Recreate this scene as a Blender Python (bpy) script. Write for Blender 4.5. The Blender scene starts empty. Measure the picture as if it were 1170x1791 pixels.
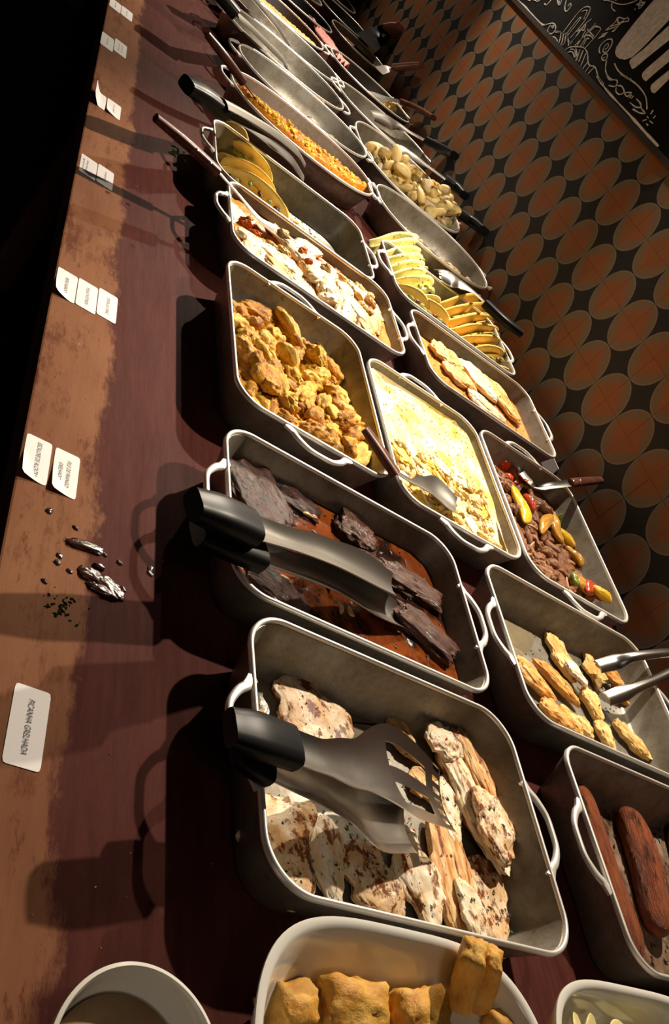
import bpy, bmesh, math, random
import numpy as np
from mathutils import Vector, Matrix, noise as mnoise
C = bpy.context.scene.collection
D = bpy.data
random.seed(7)

# ------------------------------------------------------------------ camera (table top is z = 0)
CAM_H = 0.68
FPX = 1580.78
R = np.array([[0.12312646, 0.75606851, 0.64280657],
              [0.6886284, 0.40131773, -0.60393295],
              [-0.71458436, 0.51701498, -0.47123741]])   # rows: right, down, forward
cd = D.cameras.new('camera'); cam = D.objects.new('camera', cd); C.objects.link(cam)
cd.sensor_fit = 'VERTICAL'; cd.sensor_height = 36.0; cd.lens = FPX / 1791 * 36.0
cd.clip_start = 0.02; cd.clip_end = 60
M = Matrix.Identity(4)
for r in range(3):
    M[r][0] = R[0][r]; M[r][1] = -R[1][r]; M[r][2] = -R[2][r]
M[2][3] = CAM_H
cam.matrix_world = M
bpy.context.scene.camera = cam

# ------------------------------------------------------------------ world, lights, exposure
S = bpy.context.scene
w = D.worlds.new('world'); S.world = w; w.use_nodes = True
w.node_tree.nodes['Background'].inputs[0].default_value = (0.55, 0.5, 0.55, 1)
w.node_tree.nodes['Background'].inputs[1].default_value = 0.010
S.view_settings.view_transform = 'Standard'; S.view_settings.look = 'None'
S.view_settings.exposure = 0.0; S.view_settings.gamma = 1.0
S.view_settings.use_curve_mapping = False

def spot(name, loc, aim, watts, cone, blend, col=(1, 0.86, 0.68), rad=0.02):
    l = D.lights.new(name, 'SPOT'); l.energy = watts; l.spot_size = math.radians(cone); l.spot_blend = blend
    l.color = col; l.shadow_soft_size = rad
    o = D.objects.new(name, l); C.objects.link(o); o.location = loc
    d = Vector(aim) - Vector(loc); o.rotation_euler = d.to_track_quat('-Z', 'Y').to_euler()
    return o
spot('track_spot_near', (-1.55, 1.42, 1.30), (-0.50, 0.74, 0), 165, 82, 0.85)
spot('track_spot_middle', (-2.70, 1.45, 1.35), (-1.65, 0.90, 0), 400, 60, 1.0)
spot('track_spot_far', (-4.3, 1.35, 1.45), (-3.2, 0.95, 0), 300, 74, 1.0)
spot('track_spot_cross', (-1.75, 1.30, 1.55), (-2.95, 0.95, 0), 120, 52, 1.0)
spot('added_spot_end', (-5.6, 1.25, 1.6), (-4.5, 1.15, 0), 120, 70, 1.0)  # extra spot added only to brighten the dishes at the far end
spot('room_spot', (-2.2, 0.1, 2.3), (-2.85, 1.58, 0.48), 26, 40, 1.0, (1, 0.8, 0.6), 0.10)

al = D.lights.new('added_soft_fill', 'AREA'); al.energy = 3.5; al.size = 0.6; al.color = (1, 0.85, 0.7)  # added weak fill to lift the near pan interiors, not an actual lamp
ao = D.objects.new('added_soft_fill', al); C.objects.link(ao); ao.location = (1.0, -0.2, 2.2)
ao.rotation_euler = (Vector((-1.0, 0.8, 0)) - ao.location).to_track_quat('-Z', 'Y').to_euler()

# ------------------------------------------------------------------ helpers
def ray(px, py):
    d = np.array([(px - 585) / FPX, (py - 895.5) / FPX, 1.0]); return R.T @ d
def at(px, py, z=0.0):
    d = ray(px, py); t = (z - CAM_H) / d[2]; return Vector((d[0] * t, d[1] * t, z))
WALL_Y = 1.58
def atwall(px, py, y=WALL_Y):
    d = ray(px, py); t = y / d[1]; return Vector((d[0] * t, y, CAM_H + d[2] * t))

WL = {}
def props(o, label=None, cat=None, group=None, kind=None):
    if label: o['label'] = label
    if cat: o['category'] = cat
    if group: o['group'] = group
    if kind: o['kind'] = kind
    return o
def place(o, world, parent=None):
    C.objects.link(o)
    WL[o.name] = Vector(world)
    if parent is not None:
        o.parent = parent; o.location = Vector(world) - WL[parent.name]
    else:
        o.location = world
    return o
def thing(name, loc, label, cat, group=None):
    o = D.objects.new(name, None); o.empty_display_size = 0.05
    place(o, Vector(loc)); return props(o, label, cat, group)
def mk(name, verts, faces, mat, parent=None, smooth=True, origin=None):
    V = np.array([tuple(v) for v in verts], float)
    if origin is None: origin = (V[:, 0].mean(), V[:, 1].mean(), V[:, 2].min())
    me = D.meshes.new(name)
    me.from_pydata((V - np.array(origin)).tolist(), [], [tuple(f) for f in faces]); me.update()
    if smooth: me.polygons.foreach_set('use_smooth', [True] * len(me.polygons))
    if mat: me.materials.append(mat)
    return place(D.objects.new(name, me), Vector(origin), parent)
def autosmooth(o, ang=40):
    me = o.data
    bm = bmesh.new(); bm.from_mesh(me)
    bmesh.ops.recalc_face_normals(bm, faces=bm.faces)
    for e in bm.edges:
        if len(e.link_faces) == 2 and e.calc_face_angle(0) > math.radians(ang): e.smooth = False
    bm.to_mesh(me); bm.free()
def box(name, lo, hi, mat, parent=None, bev=0.0):
    bm = bmesh.new(); bmesh.ops.create_cube(bm, size=1)
    lo = Vector(lo); hi = Vector(hi); c = (lo + hi) / 2; s = hi - lo
    for v in bm.verts: v.co = Vector((v.co.x * s.x, v.co.y * s.y, v.co.z * s.z))
    if bev: bmesh.ops.bevel(bm, geom=bm.edges[:], offset=bev, segments=2, affect='EDGES', profile=0.5)
    me = D.meshes.new(name); bm.to_mesh(me); bm.free(); me.materials.append(mat)
    return place(D.objects.new(name, me), c, parent)

# ------------------------------------------------------------------ node helpers / materials
class NT:
    def __init__(s, name):
        s.m = D.materials.new(name); s.m.use_nodes = True; s.t = s.m.node_tree
        s.b = s.t.nodes['Principled BSDF']
    def n(s, typ, **kw):
        x = s.t.nodes.new(typ)
        for k, v in kw.items():
            if k.startswith('i_'):
                x.inputs[k[2:].replace('_', ' ')].default_value = v
            else: setattr(x, k, v)
        return x
    def l(s, a, b): s.t.links.new(a, b)
    def val(s, x, sock):
        if hasattr(x, 'is_output'): s.l(x, sock)
        else: sock.default_value = x
    def math(s, op, a, b=0.0, c=None, clamp=False):
        x = s.t.nodes.new('ShaderNodeMath'); x.operation = op; x.use_clamp = clamp
        s.val(a, x.inputs[0]); s.val(b, x.inputs[1])
        if c is not None: s.val(c, x.inputs[2])
        return x.outputs[0]
    def mix(s, f, a, b):
        x = s.t.nodes.new('ShaderNodeMix'); x.data_type = 'RGBA'
        s.val(f, x.inputs[0])
        for v, k in ((a, 6), (b, 7)):
            if hasattr(v, 'is_output'): s.l(v, x.inputs[k])
            else: x.inputs[k].default_value = (*v, 1) if len(v) == 3 else v
        return x.outputs[2]
    def coord(s, scale=(1, 1, 1), rnd=True):
        tc = s.n('ShaderNodeTexCoord'); mp = s.n('ShaderNodeMapping'); mp.inputs['Scale'].default_value = scale
        s.l(tc.outputs['Object'], mp.inputs[0])
        if rnd:
            oi = s.n('ShaderNodeObjectInfo'); mu = s.math('MULTIPLY', oi.outputs['Random'], 37.0)
            cb = s.n('ShaderNodeCombineXYZ'); s.l(mu, cb.inputs[0]); s.l(mu, cb.inputs[1]); s.l(cb.outputs[0], mp.inputs[1])
        return mp.outputs[0]
    def noise(s, co, scale, detail=4, rough=0.6):
        x = s.n('ShaderNodeTexNoise'); x.inputs['Scale'].default_value = scale; x.inputs['Detail'].default_value = detail
        x.inputs['Roughness'].default_value = rough; s.l(co, x.inputs['Vector']); return x.outputs[0]
    def ramp(s, f, lo, hi):
        x = s.n('ShaderNodeMapRange'); x.clamp = True; s.l(f, x.inputs[0])
        x.inputs[1].default_value = lo; x.inputs[2].default_value = hi; return x.outputs[0]
    def bump(s, h, st=0.3, dist=0.002):
        x = s.n('ShaderNodeBump'); x.inputs['Strength'].default_value = st; x.inputs['Distance'].default_value = dist
        s.l(h, x.inputs['Height']); s.l(x.outputs[0], s.b.inputs['Normal'])
    def set(s, **kw):
        for k, v in kw.items():
            sk = s.b.inputs[k.replace('_', ' ')]
            if hasattr(v, 'is_output'): s.l(v, sk)
            else: sk.default_value = (*v, 1) if isinstance(v, tuple) and len(v) == 3 else v
        return s.m

def food(name, c1, c2, c3=None, sc=2.2, char=(0.6, 0.7), herbs=0.0, rough=0.45, bump=0.4, bsc=None, herbcol=(0.03, 0.06, 0.01),
         hsc=9.0, stretch=(1, 1, 1), bd=0.003, sss=0.0, chsc=0.8, lohi=(0.38, 0.62), spec=0.16, red=0.0):
    t = NT(name); co = t.coord(stretch)
    n1 = t.noise(co, sc, 6, 0.65)
    col = t.mix(t.ramp(n1, *lohi), c1, c2)
    if c3:
        n2 = t.noise(co, sc * chsc, 8, 0.7)
        col = t.mix(t.ramp(n2, *char), col, c3)
    if herbs:
        v = t.n('ShaderNodeTexVoronoi'); v.inputs['Scale'].default_value = hsc; t.l(co, v.inputs['Vector'])
        k = t.n('ShaderNodeTexVoronoi'); k.inputs['Scale'].default_value = hsc; t.l(co, k.inputs['Vector'])
        sep = t.n('ShaderNodeSeparateColor'); t.l(k.outputs['Color'], sep.inputs[0])
        wob = t.math('MULTIPLY', t.noise(co, hsc * 3, 2), 0.35)
        near = t.math('LESS_THAN', t.math('ADD', v.outputs['Distance'], wob), 0.42)
        pick = t.math('LESS_THAN', sep.outputs[0], herbs)
        col = t.mix(t.math('MULTIPLY', near, pick), col, herbcol)
        if red:
            pk = t.math('MULTIPLY', t.math('LESS_THAN', sep.outputs[1], red), near)
            col = t.mix(pk, col, (0.45, 0.02, 0.01))
    t.bump(t.noise(co, bsc or sc * 3, 6, 0.65), bump, bd)
    return t.set(Base_Color=col, Roughness=rough, Specular_IOR_Level=spec)

def plain(name, col, rough=0.5, metal=0.0, bump=0, bsc=40, coat=0.0, var=0.0, spec=0.4):
    t = NT(name); co = t.coord()
    c = col
    if var: c = t.mix(t.ramp(t.noise(co, bsc * 0.3, 5), 0.35, 0.65), tuple(x * (1 - var) for x in col), col)
    if bump: t.bump(t.noise(co, bsc, 5), bump, 0.001)
    return t.set(Base_Color=c, Roughness=rough, Metallic=metal, Coat_Weight=coat, Specular_IOR_Level=spec)

# aluminium of the pans: cast metal, dull, with burnt on stains
def alu(name, base, stain, rough=0.42, metal=0.55):
    t = NT(name); co = t.coord()
    n1 = t.noise(co, 11, 10, 0.78); n2 = t.noise(co, 70, 5, 0.75); n3 = t.noise(co, 220, 2)
    col = t.mix(t.ramp(n1, 0.40, 0.60), base, stain)
    col = t.mix(t.math('MULTIPLY', t.ramp(n2, 0.58, 0.68), 0.65), col, tuple(x * 0.35 for x in base))
    t.bump(n3, 0.25, 0.0006)
    return t.set(Base_Color=col, Roughness=t.math('ADD', t.math('MULTIPLY', n1, 0.3), rough - 0.12), Metallic=metal)
M_ALU = alu('cast_aluminium', (0.34, 0.315, 0.27), (0.20, 0.17, 0.125))
M_RIM = plain('rubbed_rim_aluminium', (0.80, 0.76, 0.70), 0.35, 0.5, bump=0.2, bsc=90)
M_BLACKPAN = alu('black_pan_coating', (0.018, 0.015, 0.013), (0.03, 0.02, 0.015), 0.35, 0.0)
M_STEEL = plain('brushed_steel', (0.50, 0.48, 0.45), 0.24, 1.0, bump=0.3, bsc=30)
M_STEEL_D = plain('dark_steel', (0.30, 0.28, 0.25), 0.3, 0.85, bump=0.15, bsc=60)
M_GRIP = plain('black_plastic_grip', (0.006, 0.006, 0.0065), 0.38, 0, spec=0.12)
M_HWOOD = food('spoon_handle_wood', (0.13, 0.045, 0.028), (0.07, 0.022, 0.014), None, sc=40, stretch=(1, 1, 1), rough=0.35, bump=0.1, bsc=90, bd=0.001)
M_PINKWOOD = plain('pale_red_wood', (0.35, 0.16, 0.12), 0.45)
M_PORC = plain('white_porcelain', (0.80, 0.77, 0.70), 0.12, 0, coat=0.4)
M_LABEL = plain('label_paper', (0.74, 0.71, 0.70), 0.55, spec=.1)
M_INK = plain('black_ink', (0.02, 0.02, 0.025), 0.6)
M_RIVET = plain('bright_rivet', (0.9, 0.85, 0.75), 0.2, 1.0)

# ------------------------------------------------------------------ setting
def wood_table():
    t = NT('stained_table_wood'); tc = t.n('ShaderNodeTexCoord')
    mp = t.n('ShaderNodeMapping'); t.l(tc.outputs['Object'], mp.inputs[0]); co = mp.outputs[0]
    mg = t.n('ShaderNodeMapping'); mg.inputs['Scale'].default_value = (0.35, 3.2, 1); t.l(tc.outputs['Object'], mg.inputs[0])
    g = mg.outputs[0]
    sep = t.n('ShaderNodeSeparateXYZ'); t.l(co, sep.inputs[0])
    n_edge = t.noise(co, 6, 6, 0.7); n_big = t.noise(co, 2.2, 3)
    n_g = t.noise(g, 28, 8, 0.7); n_g2 = t.noise(g, 9, 8, 0.75); n_f = t.noise(co, 90, 4, 0.7)
    # worn strip along the front edge, ragged
    mb = t.n('ShaderNodeMapping'); mb.inputs['Scale'].default_value = (0.55, 1.6, 1); t.l(tc.outputs['Object'], mb.inputs[0])
    n_p = t.noise(mb.outputs[0], 11, 10, 0.78); n_q = t.noise(mb.outputs[0], 27, 8, 0.8); n_r = t.noise(mb.outputs[0], 5, 6, 0.6)
    yy = t.math('ADD', sep.outputs[1], t.math('MULTIPLY', t.math('SUBTRACT', n_edge, 0.5), 0.05))
    yy = t.math('ADD', yy, t.math('MULTIPLY', t.math('SUBTRACT', n_r, 0.5), 0.05))
    yy = t.math('ADD', yy, t.math('MULTIPLY', t.math('SUBTRACT', n_p, 0.5), 0.08))
    worn = t.ramp(yy, 0.338, 0.326)
    varn = t.mix(t.ramp(n_g, 0.35, 0.7), (0.074, 0.0215, 0.017), (0.048, 0.0135, 0.011))
    varn = t.mix(t.math('MULTIPLY', t.ramp(n_p, 0.50, 0.68), 0.6), varn, (0.085, 0.024, 0.017))
    varn = t.mix(t.math('MULTIPLY', t.ramp(n_q, 0.60, 0.70), 0.25), varn, (0.11, 0.05, 0.04))
    bare = t.mix(t.ramp(n_r, 0.35, 0.65), (0.225, 0.100, 0.050), (0.16, 0.064, 0.033))
    bare = t.mix(t.ramp(n_p, 0.52, 0.62), bare, (0.105, 0.034, 0.017))
    bare = t.mix(t.math('MULTIPLY', t.ramp(n_q, 0.57, 0.64), 0.7), bare, (0.075, 0.020, 0.011))
    bare = t.mix(t.math('MULTIPLY', t.ramp(n_g, 0.55, 0.75), 0.45), bare, (0.11, 0.04, 0.02))
    col = t.mix(worn, varn, bare)
    t.bump(t.math('ADD', n_g, t.math('MULTIPLY', n_f, 0.4)), 0.25, 0.002)
    return t.set(Base_Color=col, Roughness=t.math('ADD', t.math('MULTIPLY', n_g2, 0.3), 0.45), Specular_IOR_Level=0.02)
M_TABLE = wood_table()
M_DARK = plain('dark_floor_concrete', (0.012, 0.012, 0.018), 0.7, bump=0.2, var=0.4, bsc=8)
TX0, TX1, TY0, TY1 = -8.0, 0.6, 0.236, 1.555
t = thing('buffet_table', (-3.7, 0.9, -0.75), 'long stained wooden buffet table carrying all the pans, worn pale along its front edge', 'table')
box('tabletop', (TX0, TY0, -0.04), (TX1, TY1, 0), M_TABLE, t, 0.003)
# keep the texture in table coordinates
tt = D.objects['tabletop']; c0 = tt.location.copy() + t.location
me = tt.data
for v in me.vertices: v.co += c0
tt.location = -t.location
box('front_apron', (TX0 + .05, TY0 + .05, -0.16), (TX1 - .05, TY0 + .075, -0.04), M_TABLE, t)
box('back_apron', (TX0 + .05, TY1 - .075, -0.16), (TX1 - .05, TY1 - .05, -0.04), M_TABLE, t)
for lx in (-7.8, -5.1, -2.4, 0.4):
    for ly in (TY0 + .1, TY1 - .1): box('leg', (lx - .035, ly - .035, -0.75), (lx + .035, ly + .035, -0.04), M_TABLE, t, 0.003)
props(box('floor', (-9, -3, -0.80), (1.6, WALL_Y + .05, -0.75), M_DARK), kind='structure')

def tile_mat():
    t = NT('patterned_cement_tile'); tc = t.n('ShaderNodeTexCoord'); sep = t.n('ShaderNodeSeparateXYZ')
    t.l(tc.outputs['Object'], sep.inputs[0])
    ax = t.math('SUBTRACT', 0.075, t.math('ABSOLUTE', sep.outputs[0])); az = t.math('SUBTRACT', 0.075, t.math('ABSOLUTE', sep.outputs[2]))
    d = t.math('SQRT', t.math('ADD', t.math('MULTIPLY', ax, ax), t.math('MULTIPLY', az, az)))
    co = t.coord(); n1 = t.noise(co, 25, 6, 0.7); n2 = t.noise(co, 6, 3)
    black = t.mix(n1, (0.010, 0.009, 0.009), (0.02, 0.016, 0.014))
    tan = t.mix(n1, (0.155, 0.10, 0.058), (0.125, 0.085, 0.052))
    ring = (0.155, 0.12, 0.09)
    org = t.mix(n2, (0.23, 0.082, 0.028), (0.17, 0.06, 0.022))
    dd = t.math('ADD', t.math('ADD', ax, az), t.math('MULTIPLY', t.math('SUBTRACT', n1, 0.5), 0.012))
    c = t.mix(t.ramp(dd, 0.074, 0.052), tan, org)
    c = t.mix(t.math('GREATER_THAN', d, 0.0705), c, ring)
    c = t.mix(t.math('GREATER_THAN', d, 0.0742), c, black)
    t.bump(n1, 0.1, 0.001)
    return t.set(Base_Color=c, Roughness=0.55, Specular_IOR_Level=0.15)
M_TILE = tile_mat()
M_GROUT = plain('dark_grout', (0.05, 0.03, 0.02), 0.9)
wb = props(box('wall_back', (-9, WALL_Y + .008, -0.75), (1.6, WALL_Y + .12, 2.6), M_GROUT), kind='structure')
WLb = WL['wall_back']
D_ = 0.15; X_0 = -4.11826408 * .75; Z_0 = -0.416275628 * .75 + CAM_H
bm = bmesh.new(); bmesh.ops.create_cube(bm, size=1)
for v in bm.verts: v.co = Vector((v.co.x * (D_ - .0006), v.co.y * .010, v.co.z * (D_ - .0006)))
me_tile = D.meshes.new('wall_tile'); bm.to_mesh(me_tile); bm.free(); me_tile.materials.append(M_TILE)
i0 = -20; cols = range(-20, 20)
for j in range(-3, 2):
    for i in cols:
        if j == -3 and i > 6: pass
        o = D.objects.new('wall_tile', me_tile)
        place(o, Vector((X_0 + D_ * (i + .5), WALL_Y + .005 + random.uniform(-.00015, .00015), Z_0 + D_ * (j + .5))), wb)
Z_B = Z_0 + 2 * D_
M_BOARD = plain('chalkboard_black', (0.008, 0.0075, 0.007), 0.7, bump=0.1, var=0.5, bsc=12, spec=0.05)
M_CHALK = food('white_chalk', (0.66, 0.61, 0.56), (0.48, 0.44, 0.40), None, sc=60, rough=0.9, bump=0.2, bsc=200, bd=0.0005)
cb = props(box('chalkboard', (-9, WALL_Y - .004, Z_B + .016), (1.6, WALL_Y + .008, 2.6), M_BOARD, wb), 'black chalkboard covered in white chalk drawings')
props(box('trim_1', (-9, WALL_Y - .0055, Z_B), (1.6, WALL_Y + .008, Z_B + .017), plain('dark_rail', (0.03, 0.025, 0.022), 0.5), wb))

# chalk strokes, laid on the board as thin ribbons of chalk
strokes = []
def A(*p): strokes.append([(970 + x / 6.5, y / 6.5) for x, y in p])
def B(*p): strokes.append([(860 + x / 6.5, y / 6.5) for x, y in p])
def Cc(*p): strokes.append([(970 + x / 6.5, 130 + y / 6.5) for x, y in p])
B((250, -40), (285, 0), (370, 70), (455, 165), (560, 270), (610, 285)); Cc((480, 20), (560, 140), (680, 280), (860, 470), (1040, 670), (1180, 820))
B((600, 285), (650, 270), (700, 265), (725, 300), (720, 345), (680, 385), (640, 370), (640, 330), (670, 285)); B((690, 290), (705, 300), (695, 320), (682, 300), (690, 290))
B((720, 365), (800, 375), (850, 400), (880, 480)); B((660, 425), (705, 418), (745, 460), (740, 490)); B((790, 380), (770, 470), (748, 525)); B((840, 410), (830, 480), (795, 520)); B((815, 385), (800, 480), (770, 520))
A((0, 355), (90, 375), (140, 400), (160, 520)); A((110, 575), (180, 535), (300, 535), (350, 560), (375, 620), (380, 700), (400, 745), (460, 765), (500, 880), (560, 960))
A((150, 595), (200, 590), (230, 655)); A((180, 560), (225, 570), (250, 660)); A((240, 545), (255, 620), (240, 690)); A((290, 560), (250, 690)); A((325, 570), (275, 705)); A((355, 610), (290, 770)); A((380, 700), (325, 775), (315, 790)); A((400, 750), (350, 815)); A((445, 770), (380, 840))
A((100, 365), (300, 110), (405, 90), (340, 240), (180, 430)); A((135, 385), (270, 215), (288, 222), (150, 400)); A((310, 130), (370, 120), (330, 220)); A((175, 500), (345, 290)); A((300, 330), (352, 270), (335, 345), (300, 330)); A((350, 270), (420, 215)); A((195, 480), (290, 340), (250, 360))
A((230, 520), (440, 300), (460, 265)); A((375, 335), (445, 415)); A((460, 300), (522, 340), (350, 545)); A((400, 360), (460, 300)); A((250, 530), (320, 420), (345, 440), (290, 530)); A((320, 530), (365, 440), (390, 445)); A((355, 350), (320, 410), (390, 400), (440, 440))
A((580, 345), (690, 250), (720, 200), (800, 215), (830, 200), (838, 240), (760, 260), (680, 350), (660, 352), (720, 300), (580, 345)); A((720, 205), (725, 260), (790, 235)); A((640, 300), (740, 270))
A((540, 392), (602, 370)); A((500, 435), (572, 408)); A((525, 415), (590, 388))
A((525, 608), (508, 590), (520, 520), (590, 455), (645, 447), (655, 490), (610, 575), (565, 598), (550, 570), (585, 505), (612, 505), (600, 545), (570, 562))
A((545, 688), (535, 650), (565, 615), (600, 620), (590, 670), (555, 690), (550, 665), (575, 645))
A((590, 690), (578, 800), (610, 870), (650, 905)); Cc((590, 0), (620, 60), (700, 65), (712, 100), (680, 140), (615, 125)); Cc((700, 130), (760, 135), (790, 200), (740, 230), (700, 200), (700, 150)); Cc((790, 210), (870, 210), (825, 252), (785, 205)); Cc((880, 235), (845, 270)); Cc((900, 245), (870, 275))
Cc((930, 280), (975, 330), (985, 385), (1030, 445), (960, 435), (890, 395)); Cc((855, 320), (920, 370), (985, 380)); A((680, 720), (720, 800), (790, 860), (870, 905)); Cc((750, 0), (900, 90), (990, 180), (1040, 270), (1050, 400))
Cc((1120, 405), (1092, 455)); Cc((1000, 528), (1045, 515)); Cc((1050, 480), (1070, 500)); Cc((1045, 560), (1062, 585)); Cc((1080, 530), (1120, 560)); Cc((1120, 500), (1150, 470))
A((560, 0), (640, 15), (720, 45), (800, 50), (910, 15), (960, -20)); A((655, 20), (650, 90), (690, 130)); A((930, 50), (1025, 25), (960, 100), (975, 0), (1000, 60), (930, 50)); A((905, 112), (925, 98)); A((690, 0), (740, -10))
B((600, 40), (620, 57), (655, 25), (670, 0), (640, -20)); B((745, -20), (755, 40), (775, 55), (795, 0)); B((765, 10), (770, 40)); B((850, -10), (830, 90), (850, 130), (900, 70), (890, 40), (865, 75)); B((400, -10), (440, 10)); B((480, -5), (520, 15), (560, -10))
def smoothline(P, n=5):
    if len(P) < 3: return P
    out = []
    for i in range(len(P) - 1):
        a = P[max(i - 1, 0)]; b = P[i]; c = P[i + 1]; d = P[min(i + 2, len(P) - 1)]
        for k in range(n):
            u = k / n
            out.append(b * 1.0 + (c - a) * 0.5 * u + (a - b * 2.5 + c * 2 - d * 0.5) * u * u + (b * 1.5 - a * 0.5 - c * 1.5 + d * 0.5) * u ** 3)
    out.append(P[-1]); return out
YB = WALL_Y - .0045
nchalk = 0
for st in strokes:
    P = smoothline([atwall(*p, YB) for p in st], 4)
    V = []; F = []
    wd = 0.0042 if st in (strokes[0], strokes[1]) else 0.0026
    for i, p in enumerate(P):
        a = P[max(i - 1, 0)]; b = P[min(i + 1, len(P) - 1)]; d = (b - a)
        if d.length < 1e-6: d = Vector((1, 0, 0))
        d.normalize(); s_ = Vector((-d.z, 0, d.x)) * wd * (0.75 + 0.5 * mnoise.noise(p * 60))
        k = len(V); V += [p - s_, p + s_, p - s_ + Vector((0, -.0006, 0)), p + s_ + Vector((0, -.0006, 0))]
        if i: F += [(k - 2, k - 1, k + 3, k + 2), (k - 4, k - 2, k + 2, k), (k - 1, k - 3, k + 1, k + 3)]
    mk('chalk_stroke', V, F, M_CHALK, wb, False)
def poly(pts):
    P = [atwall(*p, YB) for p in pts]; n = len(P)
    mk('chalk_area', P + [p + Vector((0, -.0006, 0)) for p in P], [tuple(range(n, 2 * n))] + [(i, (i + 1) % n, n + (i + 1) % n, n + i) for i in range(n)], M_CHALK, wb, False)
pa = lambda L: [(970 + x / 6.5, y / 6.5) for x, y in L]
poly(pa([(1200, -80), (1050, 90), (900, 270), (760, 450), (700, 540), (688, 600), (700, 640), (735, 668), (800, 680), (880, 650), (960, 580), (1070, 470), (1138, 395), (1300, 230), (1300, -80)]))
poly(pa([(850, 715), (855, 690), (880, 662), (1000, 570), (1138, 440), (1300, 290), (1300, 460), (1138, 585), (1000, 700), (910, 775), (880, 785)]))
poly(pa([(992, 870), (1000, 830), (1040, 785), (1138, 700), (1300, 560), (1300, 700), (1138, 835), (1060, 905), (1040, 925), (1010, 905)]))
poly(pa([(1090, 1010), (1095, 970), (1138, 930), (1300, 800), (1300, 900), (1138, 1060), (1105, 1050)]))

# ------------------------------------------------------------------ outlines, pans
def outline(hx, hy, n=96, rad=None, e=2.3):
    P = []
    if rad is None:
        for k in range(n):
            a = 2 * math.pi * k / n; c = math.cos(a); s = math.sin(a)
            P.append((math.copysign(abs(c) ** (2 / e), c) * hx, math.copysign(abs(s) ** (2 / e), s) * hy))
    else:
        q = n // 4
        for (sx, sy, a0) in ((1, 1, 0), (-1, 1, 90), (-1, -1, 180), (1, -1, 270)):
            cx, cy = sx * (hx - rad), sy * (hy - rad)
            for k in range(q - 4):
                a = math.radians(a0 + 90 * k / (q - 5)); P.append((cx + rad * math.cos(a), cy + rad * math.sin(a)))
            # straight run towards the next corner
            nx, ny = ((-sx, sy) if a0 in (0, 180) else (sx, -sy))
            ex, ey = P[-1]; a = math.radians(a0 + 90)
            fx, fy = nx * (hx - rad) + rad * math.cos(a), ny * (hy - rad) + rad * math.sin(a)
            for k in range(1, 5): P.append((ex + (fx - ex) * k / 5, ey + (fy - ey) * k / 5))
    return P
def rings(levels, n):
    F = []
    for r in range(levels - 1):
        for k in range(n):
            a = r * n + k; b = r * n + (k + 1) % n; F.append((a, b, b + n, a + n))
    return F

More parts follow.
